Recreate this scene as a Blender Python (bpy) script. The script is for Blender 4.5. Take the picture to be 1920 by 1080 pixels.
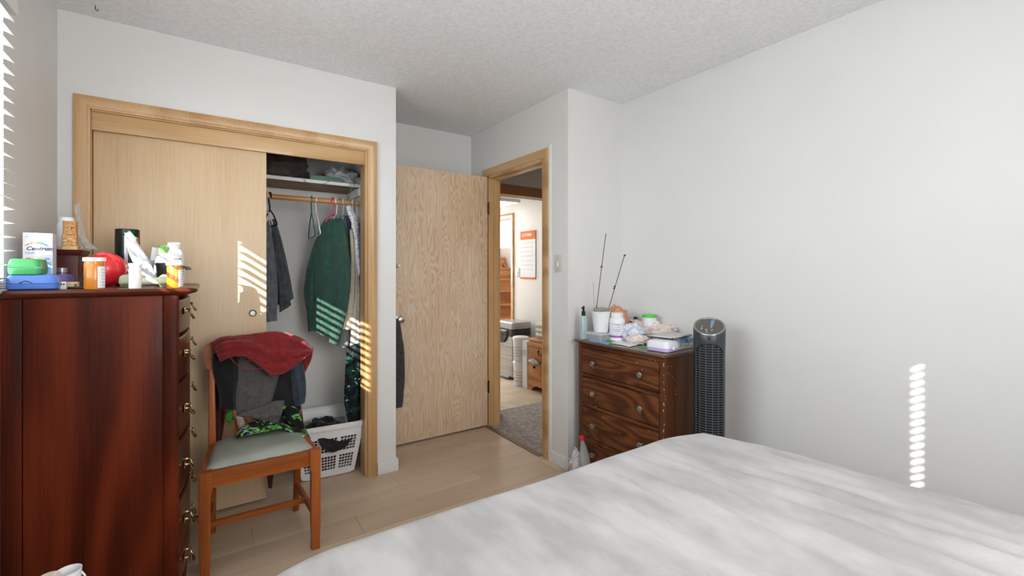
import bpy, bmesh, math, random
from math import sin, cos, pi, radians, sqrt, atan
from mathutils import Vector, Matrix, noise
random.seed(7)
C = bpy.context.scene.collection
S = bpy.context.scene
for o in list(bpy.data.objects): bpy.data.objects.remove(o)

# ------------------------------------------------------------ camera, sky, sun, daylight, fill lamps, exposure
CAMH, FPX, HV, YAW = 1.272, 846.0, 508.0, radians(34.3)
cd = bpy.data.cameras.new('camera'); cam = bpy.data.objects.new('camera', cd); C.objects.link(cam)
cam.location = (0, 0, CAMH); cam.rotation_euler = (pi/2, 0, -YAW)
cd.sensor_width = 36; cd.lens = FPX/1920*36; cd.shift_y = -(540-HV)/1920; cd.clip_start = 0.02
S.camera = cam
w = bpy.data.worlds.new('sky'); S.world = w; w.use_nodes = True
bg = w.node_tree.nodes['Background']; bg.inputs[0].default_value = (0.80, 0.90, 1.0, 1); bg.inputs[1].default_value = 3.0
sd = bpy.data.lights.new('sun', 'SUN'); sd.energy = 15; sd.angle = radians(0.35); sd.color = (1, 0.95, 0.88)
sun = bpy.data.objects.new('sun', sd); C.objects.link(sun); sun.location = (-4, -3, 5)
SUNDIR = Vector((1, 1.0, -0.70)).normalized()
sun.rotation_euler = SUNDIR.to_track_quat('-Z', 'Y').to_euler()
def area(name, loc, direc, sx, sy, e, col, spread=180):
    d = bpy.data.lights.new(name, 'AREA'); d.shape = 'RECTANGLE'; d.size = sx; d.size_y = sy; d.energy = e; d.color = col
    d.spread = radians(spread)
    o = bpy.data.objects.new(name, d); C.objects.link(o); o.location = loc
    o.rotation_euler = Vector(direc).to_track_quat('-Z', 'Y').to_euler(); return o
area('daylight_left_window', (-0.72, 1.15, 1.70), (1, 0.0, -0.05), 1.75, 0.95, 28, (0.82, 0.91, 1.0))
area('fill_back_blind', (0.62, -1.14, 1.62), (-0.40, 1, 0.03), 1.4, 1.2, 48, (0.97, 0.985, 1.0))  # added indoors, in front of the closed rear blind, to fill the room
area('fill_kitchen', (2.9, 6.6, 1.6), (0.05, -1, -0.1), 1.3, 1.2, 52, (1.0, 0.97, 0.93))  # added area lamp brightening the kitchen, no window known there
S.view_settings.view_transform = 'Standard'; S.view_settings.look = 'None'
S.view_settings.exposure = 0.25; S.view_settings.gamma = 1.0; S.view_settings.use_curve_mapping = False

# ------------------------------------------------------------ survey helpers: a sight line from the photo meets a real plane
SN, CS = sin(YAW), cos(YAW)
def P(u, v, X=None, Y=None, Z=None):
    a = (u-960)/FPX; b = (HV-v)/FPX
    dx, dy = a*CS+SN, CS-a*SN
    if X is not None: t = X/dx
    elif Y is not None: t = Y/dy
    else: t = (Z-CAMH)/b
    return Vector((dx*t, dy*t, CAMH+b*t))
def dep(u, Y): return Y/(CS-(u-960)/FPX*SN)
def rad(u1, u2, Y):
    u = (u1+u2)/2; return abs(u2-u1)*dep(u, Y)/FPX*cos(atan((u-960)/FPX))/2

# ------------------------------------------------------------ materials
def L(c):
    r = []
    for x in c[:3]:
        x = x/255.0; r.append(x/12.92 if x <= 0.04045 else ((x+0.055)/1.055)**2.4)
    return (*r, 1)
MATS = {}
def mat(name, col, rough=0.5, metal=0, spec=0.5, trans=0, alpha=1, sheen=0, coat=0, ior=1.45, sub=0):
    if name in MATS: return MATS[name]
    m = bpy.data.materials.new(name); m.use_nodes = True
    b = m.node_tree.nodes['Principled BSDF']
    b.inputs['Base Color'].default_value = L(col); b.inputs['Roughness'].default_value = rough
    b.inputs['Metallic'].default_value = metal; b.inputs['Specular IOR Level'].default_value = spec
    b.inputs['Transmission Weight'].default_value = trans; b.inputs['Alpha'].default_value = alpha
    b.inputs['Sheen Weight'].default_value = sheen; b.inputs['Coat Weight'].default_value = coat
    b.inputs['IOR'].default_value = ior; b.inputs['Subsurface Weight'].default_value = sub
    MATS[name] = m; m.diffuse_color = L(col)
    return m
def nd(m, t, **k):
    n = m.node_tree.nodes.new(t)
    for a, v in k.items():
        if a in n.inputs: n.inputs[a].default_value = v
        else: setattr(n, a, v)
    return n
def lk(m, a, b): m.node_tree.links.new(a, b)
def coords(m, scale=(1,1,1), rot=(0,0,0), kind='Object', loc=(0,0,0)):
    tc = nd(m, 'ShaderNodeTexCoord'); mp = nd(m, 'ShaderNodeMapping')
    mp.inputs['Scale'].default_value = scale; mp.inputs['Rotation'].default_value = rot; mp.inputs['Location'].default_value = loc
    lk(m, tc.outputs[kind], mp.inputs['Vector']); return mp.outputs['Vector']
def ramp(m, fac, stops):
    r = nd(m, 'ShaderNodeValToRGB'); e = r.color_ramp.elements
    while len(e) < len(stops): e.new(0.5)
    for i, (p, c) in enumerate(stops): e[i].position = p; e[i].color = L(c)
    lk(m, fac, r.inputs['Fac']); return r.outputs['Color']
def bump(m, h, strength=0.3, dist=0.002):
    b = nd(m, 'ShaderNodeBump'); b.inputs['Strength'].default_value = strength; b.inputs['Distance'].default_value = dist
    lk(m, h, b.inputs['Height']); lk(m, b.outputs['Normal'], m.node_tree.nodes['Principled BSDF'].inputs['Normal'])
def noisy(name, c1, c2, scale=(10,10,10), rough=0.6, detail=4, bmp=0, bscale=None, lo=0.35, hi=0.65, **k):
    if name in MATS: return MATS[name]
    m = mat(name, c1, rough, **k)
    n = nd(m, 'ShaderNodeTexNoise', Scale=1.0, Detail=float(detail)); lk(m, coords(m, scale), n.inputs['Vector'])
    c = ramp(m, n.outputs['Fac'], [(lo, c1), (hi, c2)])
    lk(m, c, m.node_tree.nodes['Principled BSDF'].inputs['Base Color'])
    if bmp:
        n2 = n
        if bscale:
            n2 = nd(m, 'ShaderNodeTexNoise', Scale=1.0, Detail=5.0); lk(m, coords(m, bscale), n2.inputs['Vector'])
        bump(m, n2.outputs['Fac'], bmp, 0.004)
    return m
def wood(name, dark, mid, light, axis='Z', ring=9.0, stretch=10.0, rough=0.4, distort=3.0, fine=1.0, coat=0, figure=0.6, bmp=0.06, spec=0.5, blotch=0.7):
    """growth-ring bands stretched along the grain axis + fine pores"""
    if name in MATS: return MATS[name]
    m = mat(name, mid, rough, coat=coat, spec=spec)
    i = 'XYZ'.index(axis)
    sc = [1.0]*3; sc[i] = 1.0/stretch
    v = coords(m, sc)
    n1 = nd(m, 'ShaderNodeTexNoise', Scale=ring*0.35, Detail=2.0, Roughness=0.5); lk(m, v, n1.inputs['Vector'])
    mul = nd(m, 'ShaderNodeMath', operation='MULTIPLY'); lk(m, n1.outputs['Fac'], mul.inputs[0]); mul.inputs[1].default_value = ring*distort
    fr = nd(m, 'ShaderNodeMath', operation='SINE'); lk(m, mul.outputs[0], fr.inputs[0])
    ma = nd(m, 'ShaderNodeMath', operation='MULTIPLY_ADD'); lk(m, fr.outputs[0], ma.inputs[0]); ma.inputs[1].default_value = 0.5*figure; ma.inputs[2].default_value = 0.5
    sf = [260.0*fine]*3; sf[i] = 6.0*fine
    n2 = nd(m, 'ShaderNodeTexNoise', Scale=1.0, Detail=3.0); lk(m, coords(m, sf), n2.inputs['Vector'])
    sb = [2.2]*3; sb[i] = 0.9
    n3 = nd(m, 'ShaderNodeTexNoise', Scale=1.0, Detail=2.0); lk(m, coords(m, sb), n3.inputs['Vector'])
    a1 = nd(m, 'ShaderNodeMath', operation='MULTIPLY_ADD'); lk(m, n2.outputs['Fac'], a1.inputs[0]); a1.inputs[1].default_value = 0.55; lk(m, ma.outputs[0], a1.inputs[2])
    a2 = nd(m, 'ShaderNodeMath', operation='MULTIPLY_ADD'); lk(m, n3.outputs['Fac'], a2.inputs[0]); a2.inputs[1].default_value = blotch; lk(m, a1.outputs[0], a2.inputs[2])
    sub = nd(m, 'ShaderNodeMath', operation='SUBTRACT'); lk(m, a2.outputs[0], sub.inputs[0]); sub.inputs[1].default_value = 0.27+0.5*blotch
    c = ramp(m, sub.outputs[0], [(0.05, dark), (0.5, mid), (0.95, light)])
    lk(m, c, m.node_tree.nodes['Principled BSDF'].inputs['Base Color'])
    if bmp: bump(m, sub.outputs[0], bmp, 0.002)
    return m

M_wall = noisy('wall_paint', (222,220,216), (226,224,221), (1.5,1.5,1.5), 0.55, bmp=0.05, bscale=(130,130,130))
M_ceil = noisy('stippled_ceiling', (236,236,238), (247,247,249), (60,60,60), 0.9, bmp=0.7, bscale=(75,75,75), detail=5)
M_white = mat('white_paint', (232,230,226), 0.4)
M_trimw = mat('white_trim_paint', (228,228,226), 0.35)
M_fir = wood('fir_casing', (158,112,62), (196,154,104), (214,180,136), 'Z', 7, 8, 0.38, 3.2, coat=0.15, figure=0.35)
M_firx = wood('fir_header', (150,106,60), (194,152,102), (214,180,134), 'X', 8, 6, 0.38, 3.6, coat=0.15, figure=0.45)
M_firy = wood('fir_casing_side', (150,106,60), (190,148,98), (210,174,128), 'Y', 8, 6, 0.38, 3.6, coat=0.15, figure=0.4)
M_dark_fir = wood('dark_fir', (96,56,24), (124,78,38), (146,98,54), 'X', 8, 8, 0.4, 3)
M_ply = wood('closet_plywood', (188,150,108), (214,184,146), (230,208,176), 'Z', 7, 4.5, 0.42, 2.2, figure=0.18, fine=0.7)
M_ply2 = wood('fir_plywood_door', (188,148,110), (220,192,160), (236,218,196), 'Z', 24, 7.5, 0.4, 6.5, figure=0.30, fine=0.45)
M_cherry = wood('cherry_side', (38,12,4), (82,28,11), (112,44,19), 'Z', 7, 5, 0.42, 5.2, coat=0.03, spec=0.14, blotch=0.35, figure=0.5, fine=0.8, bmp=0.02)
M_cherryx = wood('cherry_top', (46,17,9), (86,36,20), (114,54,32), 'X', 5, 5, 0.3, 2.6, coat=0.12, spec=0.3, figure=0.35, bmp=0.02)
M_oak = wood('orange_oak_x', (120,58,20), (160,86,38), (192,112,54), 'X', 10, 12, 0.42, 2.6, coat=0.05, spec=0.25, figure=0.3)
M_oakz = wood('orange_oak_z', (116,54,20), (156,82,38), (192,112,56), 'Z', 10, 12, 0.42, 2.6, coat=0.05, spec=0.25, figure=0.3)
M_wal = wood('walnut_y', (58,29,14), (96,54,30), (128,78,46), 'Y', 15, 4.5, 0.42, 5.0, figure=0.5, coat=0.05, blotch=0.3, spec=0.3)
M_walz = wood('walnut_z', (54,29,17), (88,50,28), (112,66,40), 'Z', 9, 9, 0.42, 3, figure=0.35, coat=0.05, blotch=0.3, spec=0.3)
M_waltop = wood('walnut_top', (58,42,32), (92,70,56), (118,94,78), 'Y', 7, 8, 0.25, 3, figure=0.4, coat=0.4)
M_pine = wood('honey_pine_y', (140,82,34), (182,122,62), (206,152,90), 'Y', 9, 5, 0.4, 4, figure=0.5)
M_dowel = wood('rod_wood', (160,100,48), (196,138,80), (214,160,104), 'X', 9, 8, 0.4, 3, figure=0.4)
M_shelfw = wood('shelf_board_wood', (120,84,48), (158,118,76), (178,140,98), 'X', 9, 8, 0.5, 3, figure=0.4)
M_plank = wood('floor_plank', (188,164,138), (212,188,160), (228,206,180), 'X', 7, 7, 0.36, 3.0, figure=0.35, fine=0.7, bmp=0.04, spec=0.4)
M_plank2 = wood('floor_plank_b', (184,160,134), (208,184,156), (224,202,176), 'X', 6, 7, 0.36, 3.6, figure=0.4, fine=0.6, bmp=0.04, spec=0.4)
M_carpet = noisy('patterned_carpet', (148,138,132), (172,163,157), (34,26,34), 0.95, bmp=0.6, bscale=(220,220,220), lo=0.42, hi=0.58)
M_tile = noisy('vinyl_tile', (196,178,152), (214,198,174), (6,6,6), 0.3)
M_blank = noisy('grey_fleece', (170,166,164), (196,192,190), (9,3.6,6), 0.9, bmp=0.35, bscale=(240,240,240), lo=0.38, hi=0.62, sheen=0.25)
M_sheet = mat('sheet', (220,218,214), 0.8)
M_blind = mat('blind_slat', (240,240,240), 0.45)
M_brass = mat('brass_hardware', (190,170,128), 0.25, metal=1)
M_bronze = mat('dark_hinge', (72,52,36), 0.45, metal=0.8)
M_steel = noisy('brushed_steel', (158,158,160), (186,186,188), (3,3,90), 0.34, metal=0.9)
M_glass = mat('window_glass', (255,255,255), 0.02)
_t = nd(M_glass, 'ShaderNodeBsdfTransparent'); _g = nd(M_glass, 'ShaderNodeBsdfGlossy'); _g.inputs['Roughness'].default_value = 0.02
_x = nd(M_glass, 'ShaderNodeMixShader'); _x.inputs[0].default_value = 0.06
lk(M_glass, _t.outputs[0], _x.inputs[1]); lk(M_glass, _g.outputs[0], _x.inputs[2]); lk(M_glass, _x.outputs[0], M_glass.node_tree.nodes['Material Output'].inputs['Surface'])
def thin(name, col, alpha, rough=0.15, gloss=0.12, bmp=None):
    """clear film: tinted see-through plastic with a thin glossy skin"""
    if name in MATS: return MATS[name]
    m = mat(name, col, rough, alpha=alpha)
    m.node_tree.nodes['Principled BSDF'].inputs['Specular IOR Level'].default_value = 0.9
    if bmp:
        n = nd(m, 'ShaderNodeTexNoise', Scale=bmp, Detail=3.0); lk(m, coords(m), n.inputs['Vector']); bump(m, n.outputs['Fac'], 0.8, 0.01)
    return m
M_black = mat('black_plastic', (24,24,26), 0.35)
M_ldark = mat('dark_grey_plastic', (58,60,64), 0.35)
M_wp = mat('white_plastic', (236,236,236), 0.35)
M_paper = mat('paper', (236,236,236), 0.7)
M_seatv = noisy('grey_vinyl', (146,150,138), (164,167,156), (9,9,9), 0.34, bmp=0.08)

# ------------------------------------------------------------ object helpers
def thing(name, label, cat, loc=(0,0,0), rz=0, group=None):
    o = bpy.data.objects.new(name, None); o.empty_display_size = 0.05; C.objects.link(o)
    o.location = loc; o.rotation_euler = (0, 0, rz); o['label'] = label; o['category'] = cat
    if group: o['group'] = group
    return o
def tag(o, label, cat, group=None):
    o['label'] = label; o['category'] = cat
    if group: o['group'] = group
    return o
def struct(o): o['kind'] = 'structure'; return o
class B:
    def __init__(s, off=None): s.bm = bmesh.new(); s.off = off
    def box(s, a, b, bev=0):
        x0,y0,z0 = [min(p,q) for p,q in zip(a,b)]; x1,y1,z1 = [max(p,q) for p,q in zip(a,b)]
        vs = [s.bm.verts.new((x,y,z)) for x in (x0,x1) for y in (y0,y1) for z in (z0,z1)]
        fs = [s.bm.faces.new([vs[i] for i in f]) for f in ((0,1,3,2),(4,6,7,5),(0,4,5,1),(2,3,7,6),(0,2,6,4),(1,5,7,3))]
        if bev:
            es = list({e for f in fs for e in f.edges})
            bmesh.ops.bevel(s.bm, geom=es, offset=bev, segments=2, affect='EDGES', profile=0.6)
        return s
    def cbox(s, c, d, bev=0): return s.box([c[i]-d[i]/2 for i in range(3)], [c[i]+d[i]/2 for i in range(3)], bev)
    def obox(s, c, d, rot, bev=0):
        t = B().cbox((0,0,0), d, bev); m = Matrix.Translation(c) @ rot.to_4x4(); t.bm.transform(m); s.merge(t); return s
    def merge(s, t):
        me = bpy.data.meshes.new('tmp'); t.bm.to_mesh(me); s.bm.from_mesh(me); bpy.data.meshes.remove(me); t.bm.free()
    def rings(s, rs, cap0=True, cap1=True, closed=True):
        R = [[s.bm.verts.new(p) for p in r] for r in rs]; n = len(R[0])
        for i in range(len(R)-1):
            for j in range(n if closed else n-1):
                k = (j+1) % n; s.bm.faces.new((R[i][j], R[i][k], R[i+1][k], R[i+1][j]))
        if closed and cap0: s.bm.faces.new(list(reversed(R[0])))
        if closed and cap1: s.bm.faces.new(R[-1])
        return s
    def lathe(s, prof, c=(0,0,0), n=24, ax=None, cap0=True, cap1=True):
        rs = [[Vector((max(r,1e-4)*cos(2*pi*j/n), max(r,1e-4)*sin(2*pi*j/n), z)) for j in range(n)] for r, z in prof]
        if ax is not None:
            q = Vector((0,0,1)).rotation_difference(Vector(ax).normalized())
            rs = [[q @ p for p in r] for r in rs]
        return s.rings([[p+Vector(c) for p in r] for r in rs], cap0, cap1)
    def loft(s, secs, n=5):
        """stack of rounded rectangles (z, cx, cy, hx, hy, r)"""
        rs = []
        for z, cx, cy, hx, hy, r in secs:
            ring = []; r = min(r, hx*0.999, hy*0.999)
            for qx, qy, a0 in ((1,1,0),(-1,1,pi/2),(-1,-1,pi),(1,-1,1.5*pi)):
                for k in range(n+1):
                    a = a0+pi/2*k/n
                    ring.append((cx+qx*(hx-r)+r*cos(a), cy+qy*(hy-r)+r*sin(a), z))
            rs.append(ring)
        return s.rings(rs)
    def tube(s, pts, r, n=8, cyc=False):
        pts = [Vector(p) for p in pts]; rr = r if isinstance(r, (list, tuple)) else [r]*len(pts)
        prev = None; rs = []
        for i, p in enumerate(pts):
            t = (pts[min(i+1, len(pts)-1)]-pts[max(i-1, 0)]).normalized()
            if prev is None:
                a = t.cross(Vector((0,0,1)));
                if a.length < 1e-3: a = t.cross(Vector((1,0,0)))
            else: a = prev - t*prev.dot(t)
            a.normalize(); prev = a; b = t.cross(a)
            rs.append([p+(a*cos(2*pi*j/n)+b*sin(2*pi*j/n))*rr[i] for j in range(n)])
        return s.rings(rs)
    def prism(s, poly, fn):
        """poly list of 2-D points; fn(p, k) -> 3-D for k = 0, 1"""
        a = [s.bm.verts.new(fn(p, 0)) for p in poly]; b = [s.bm.verts.new(fn(p, 1)) for p in poly]
        n = len(poly); s.bm.faces.new(a); s.bm.faces.new(list(reversed(b)))
        for i in range(n): s.bm.faces.new((a[i], b[i], b[(i+1)%n], a[(i+1)%n]))
        return s
    def grid(s, nu, nv, fn):
        G = [[s.bm.verts.new(fn(i/nu, j/nv)) for j in range(nv+1)] for i in range(nu+1)]
        for i in range(nu):
            for j in range(nv): s.bm.faces.new((G[i][j], G[i+1][j], G[i+1][j+1], G[i][j+1]))
        return s
    def ball(s, c, r, n=24, m=14, fn=None):
        rs = []
        for i in range(m+1):
            a = pi*i/m; a = min(max(a, 0.02), pi-0.02); ring = []
            for j in range(n):
                t = 2*pi*j/n; d = Vector((sin(a)*cos(t), sin(a)*sin(t), cos(a)))
                k = fn(d) if fn else 1
                ring.append(Vector(c)+Vector((d.x*r[0], d.y*r[1], d.z*r[2]))*k)
            rs.append(ring)
        return s.rings(rs)
    def build(s, name, m, parent=None, smooth=True, world=True, sharp=35, sol=0, sub=0):
        bm = s.bm
        if parent is not None and world and parent.type == 'EMPTY':
            bm.transform(Matrix.Rotation(-parent.rotation_euler.z, 4, 'Z') @ Matrix.Translation(-Vector(parent.location)))
        elif parent is not None and world:
            g = parent.parent
            if g is not None: bm.transform(Matrix.Rotation(-g.rotation_euler.z, 4, 'Z') @ Matrix.Translation(-Vector(g.location)))
        bmesh.ops.recalc_face_normals(bm, faces=bm.faces)
        for f in bm.faces: f.smooth = smooth
        if smooth:
            for e in bm.edges:
                if len(e.link_faces) == 2 and e.calc_face_angle(0) > radians(sharp): e.smooth = False
        me = bpy.data.meshes.new(name); bm.to_mesh(me); bm.free(); me.materials.append(m)
        o = bpy.data.objects.new(name, me); C.objects.link(o)
        if parent is not None: o.parent = parent
        if sol:
            k = o.modifiers.new('s', 'SOLIDIFY'); k.thickness = sol; k.offset = 0
        if sub:
            k = o.modifiers.new('d', 'SUBSURF'); k.levels = sub; k.render_levels = sub
        return o
def text(s, size, m, parent, pos, xdir, ydir, name='lettering', shear=0, bold=0, align='LEFT'):
    """flat print: local text plane given by xdir / ydir, thing-local after parenting by world offset"""
    cu = bpy.data.curves.new('t', 'FONT'); cu.body = s; cu.size = size; cu.shear = shear; cu.offset = bold; cu.extrude = 0.0002; cu.align_x = align; cu.resolution_u = 2
    o = bpy.data.objects.new('t', cu); C.objects.link(o)
    bpy.context.view_layer.update()
    me = bpy.data.meshes.new_from_object(o.evaluated_get(bpy.context.evaluated_depsgraph_get()))
    bpy.data.objects.remove(o)
    x = Vector(xdir).normalized(); y = Vector(ydir).normalized(); z = x.cross(y)
    T = Matrix.Translation(pos) @ Matrix((x, y, z)).transposed().to_4x4()
    if parent is not None: T = Matrix.Rotation(-parent.rotation_euler.z, 4, 'Z') @ Matrix.Translation(-Vector(parent.location)) @ T
    me.transform(T); me.materials.clear(); me.materials.append(m)
    o = bpy.data.objects.new(name, me); C.objects.link(o); o.parent = parent; return o
def crv(pts, t):
    """Catmull-Rom through 3-D points, t in 0..1"""
    n = len(pts)-1; x = min(max(t, 0), 1)*n; i = min(int(x), n-1); f = x-i
    p0 = pts[max(i-1,0)]; p1 = pts[i]; p2 = pts[i+1]; p3 = pts[min(i+2, n)]
    return 0.5*((2*p1)+(p2-p0)*f+(2*p0-5*p1+4*p2-p3)*f*f+(3*p1-p0-3*p2+p3)*f*f*f)
def cloth(b, Lp, Rp, thick=0.012, amp=0.008, freq=3, seed=0, nrm=(0,-1,0), nu=36, nv=34, wr=0.004, fade=0.5, lin=False):
    """soft closed garment body between a left and a right outline, both 3-D polylines; folds run along the outlines"""
    Lp = [Vector(p) for p in Lp]; Rp = [Vector(p) for p in Rp]; nrm = Vector(nrm).normalized()
    def surf(s, t, side):
        a, c = crv(Lp, t), crv(Rp, t)
        p = a.lerp(c, s)
        edge = max(sin(pi*min(max(s,0),1)), 0)**0.5
        endf = min(1, 6*t+0.15)
        grow = fade+(1-fade)*t
        env = 0.45+1.1*noise.noise(Vector((s*2.1+seed, t*1.3, 5.5)))
        fold = amp*grow*(0.55*env*sin(2*pi*freq*(s+0.10*sin(3*t+seed))+seed*1.7)+1.25*noise.noise(Vector((s*freq*1.5+seed*3.1, t*1.6, seed)))+0.5*noise.noise(Vector((s*freq*3.6+seed, t*2.6, seed*2))))
        cr = wr*noise.noise(Vector((p.x*17+seed, p.y*17, p.z*15)))*2+wr*noise.noise(Vector((p.x*40, p.y*40+seed, p.z*26)))
        off = side*thick*edge*endf + fold*edge + cr
        return p+nrm*off
    f = [[surf(i/nu, j/nv, 1) for i in range(nu+1)]+[surf(i/nu, j/nv, -1) for i in range(nu-1, 0, -1)] for j in range(nv+1)]
    b.rings(f); return b
def crumple(b, c, r, seed=0, amp=0.28, freq=2.6, n=44, m=26, flat=True):
    def fn(d):
        k = 1+amp*(noise.noise(d*freq+Vector((seed, seed*2, 0))))+0.55*amp*abs(noise.noise(d*freq*2.3+Vector((0, seed, 3))))*1.4-0.3*amp*abs(noise.noise(d*freq*5+Vector((seed,0,1))))
        return k
    b.ball((0,0,0), (1,1,1), n, m, fn)
    return b

# ============================================================ STRUCTURE
XL, YC, XR, H = -0.54, 2.80, 2.42, 2.44
YP, XD, YA, YB = 2.18, 1.92, 3.446, -1.25
def wallbox(name, a, b, m=M_wall): return struct(B().box(a, b).build(name, m, smooth=False))
# left wall with window hole
WY0, WY1, WZ0, WZ1 = 0.25, 2.145, 1.20, 2.16
b = B(); X0 = XL-0.16
b.box((X0, YB-0.15, 0), (XL, WY0, H)); b.box((X0, WY1, 0), (XL, 3.62, H)); b.box((X0, WY0, 0), (XL, WY1, WZ0)); b.box((X0, WY0, WZ1), (XL, WY1, H))
struct(b.build('wall_left', M_wall, smooth=False))
# closet wall with opening
OX0, OX1, OZ = -0.435, 0.835, 2.02
b = B(); b.box((XL, YC, 0), (OX0, YC+0.10, H)); b.box((OX1, YC, 0), (1.012, YC+0.10, H)); b.box((OX0, YC, OZ), (OX1, YC+0.10, H))
struct(b.build('wall_closet', M_wall, smooth=False))
wallbox('wall_closet_side', (0.90, YC+0.10, 0), (1.012, YA+0.14, H))
wallbox('wall_closet_back', (XL, 3.50, 0), (0.90, 3.60, H))
wallbox('wall_alcove', (1.012, YA, 0), (1.92, YA+0.14, H))
# doorway wall
DY0, DY1, DZ = 2.43, 3.17, 2.045
b = B(); b.box((XD, YP, 0), (XD+0.11, DY0, H)); b.box((XD, DY1, 0), (XD+0.11, YA+0.14, H)); b.box((XD, DY0, DZ), (XD+0.11, DY1, H))
struct(b.build('wall_doorway', M_wall, smooth=False))
wallbox('wall_pier', (XD+0.11, YP, 0), (XR+0.12, YP+0.11, H))
wallbox('wall_right', (XR, YB-0.15, 0), (XR+0.12, YP, H))
# back wall with window
BX0, BX1, BZ0, BZ1 = -0.25, 1.35, 0.90, 2.32
b = B(); Y0 = YB-0.15
b.box((XL, Y0, 0), (BX0, YB, H)); b.box((BX1, Y0, 0), (XR, YB, H)); b.box((BX0, Y0, 0), (BX1, YB, BZ0)); b.box((BX0, Y0, BZ1), (BX1, YB, H))
struct(b.build('wall_back', M_wall, smooth=False))
struct(B().box((XL-0.2, YB-0.2, H), (XR+0.15, 3.62, H+0.12)).build('ceiling', M_ceil, smooth=False))
# windows
def window(name, ax):
    b = B()
    if ax == 'x':
        x = XL-0.13; f = 0.045
        b.box((x, WY0, WZ0), (x+0.05, WY0+f, WZ1)); b.box((x, WY1-f, WZ0), (x+0.05, WY1, WZ1)); b.box((x, WY0, WZ0), (x+0.05, WY1, WZ0+f)); b.box((x, WY0, WZ1-f), (x+0.05, WY1, WZ1))
        b.box((x, (WY0+WY1)/2-0.5, WZ0), (x+0.05, (WY0+WY1)/2-0.45, WZ1))
        g = B().box((x+0.02, WY0+f, WZ0+f), (x+0.026, WY1-f, WZ1-f))
    else:
        y = YB-0.13; f = 0.045
        b.box((BX0, y, BZ0), (BX0+f, y+0.05, BZ1)); b.box((BX1-f, y, BZ0), (BX1, y+0.05, BZ1)); b.box((BX0, y, BZ0), (BX1, y+0.05, BZ0+f)); b.box((BX0, y, BZ1-f), (BX1, y+0.05, BZ1))
        g = B().box((BX0+f, y+0.02, BZ0+f), (BX1-f, y+0.026, BZ1-f))
    o = struct(b.build(name, M_trimw, smooth=False)); g.build('pane', M_glass, o, smooth=False); return o
window('window_1', 'x'); window('window_2', 'y')
# outdoors: unseen wall added to keep sun off the near part of the left window, and lawn
struct(B().box((-1.95, -0.22, 0), (-0.72-1e-3, 0.0, 3.3)).build('sun_block_wall', mat('stucco', (190,184,172), 0.9), smooth=False)).location = (0, 0, 0)
struct(B().box((-1.23, -1.5, 2.40), (-0.705, 3.7, 2.50)).build('sun_block_eave', M_white, smooth=False))  # added unseen overhang, sized to cut off the upper sun stripes
struct(B().box((-14, -14, -0.30), (14, 16, -0.12)).build('ground', mat('lawn', (96,112,70), 0.95), smooth=False))
# bedroom floor of single planks
fl = struct(B().box((XL-0.1, YB-0.1, -0.11), (XD+0.0, 3.60, -0.008)).box((XD, YB-0.1, -0.11), (XR, YP, -0.008)).build('floor', mat('underlay', (60,50,42), 0.9), smooth=False))
pw, plen = 0.182, 1.22
y = YB; row = 0
while y < 3.5:
    x = XL - (0.37*row % 1.0)*plen
    while x < XR:
        a, c = max(x, XL), min(x+plen, XR); y1 = min(y+pw, 3.5)
        if y1 > YP+0.005: c = min(c, XD+0.02)
        if c-a > 0.03:
            B().box((a+0.0008, y+0.0008, -0.008), (c-0.0008, y1-0.0008, 0.0)).build('plank', random.choice([M_plank, M_plank, M_plank2]), fl, smooth=False)
        x += plen
    y += pw; row += 1
# casings and trims
n_tr = [0]
def trim(b, m, smooth=True):
    n_tr[0] += 1; return struct(b.build('trim_%d' % n_tr[0], m, smooth=smooth))
def casing_profile(w, t): return [(0,0),(0,t*0.55),(w*0.12,t*0.7),(w*0.3,t*0.62),(w*0.55,t*0.95),(w*0.85,t),(w,t*0.85),(w,0)]
cw, ct = 0.055, 0.02
def mitre(path, prof, place):
    """sweep casing profile around door opening; place(a, z, d) -> 3-D, path of (a, z, da, dz): outward offsets"""
    b = B(); rs = []
    for a, z, da, dz in path: rs.append([place(a+da*p[0], z+dz*p[0], p[1]) for p in prof])
    b.rings(rs); return b
pr = casing_profile(cw, ct)
trim(mitre([(OX0+0.004, 0, -1, 0), (OX0+0.004, OZ-0.004, -1, 1), (OX1-0.004, OZ-0.004, 1, 1), (OX1-0.004, 0, 1, 0)], pr, lambda a, z, d: Vector((a, YC-0.0005-d, z))), M_fir)
# jambs of the closet
trim(B().box((OX0, YC, 0), (OX0+0.006, YC+0.10, OZ)).box((OX1-0.018, YC+0.001, 0), (OX1, YC+0.10, OZ)).box((OX0, YC, OZ-0.012), (OX1, YC+0.1, OZ)), M_fir, False)
trim(B().box((OX0+0.006, YC+0.012, 1.925), (OX1-0.018, YC+0.032, OZ-0.012), 0.002), M_firx)
# white baseboards
def base(name, a, b_): return struct(B().box(a, b_, 0.004).build(name, M_trimw))
base('baseboard_closet', (OX1+cw+0.002, YC-0.013, 0), (1.025, YC, 0.075))
base('baseboard_closet_side', (1.012, YC, 0), (1.025, YA, 0.075))
base('baseboard_alcove', (1.026, YA-0.013, 0), (1.90, YA, 0.075))
base('baseboard_pier', (XD-0.012, YP-0.013, 0), (XR, YP, 0.075))
base('baseboard_doorway', (XD-0.013, YP, 0), (XD, DY0-0.062, 0.075))
base('baseboard_right', (XR-0.013, YB, 0), (XR, YP-0.014, 0.075))
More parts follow.
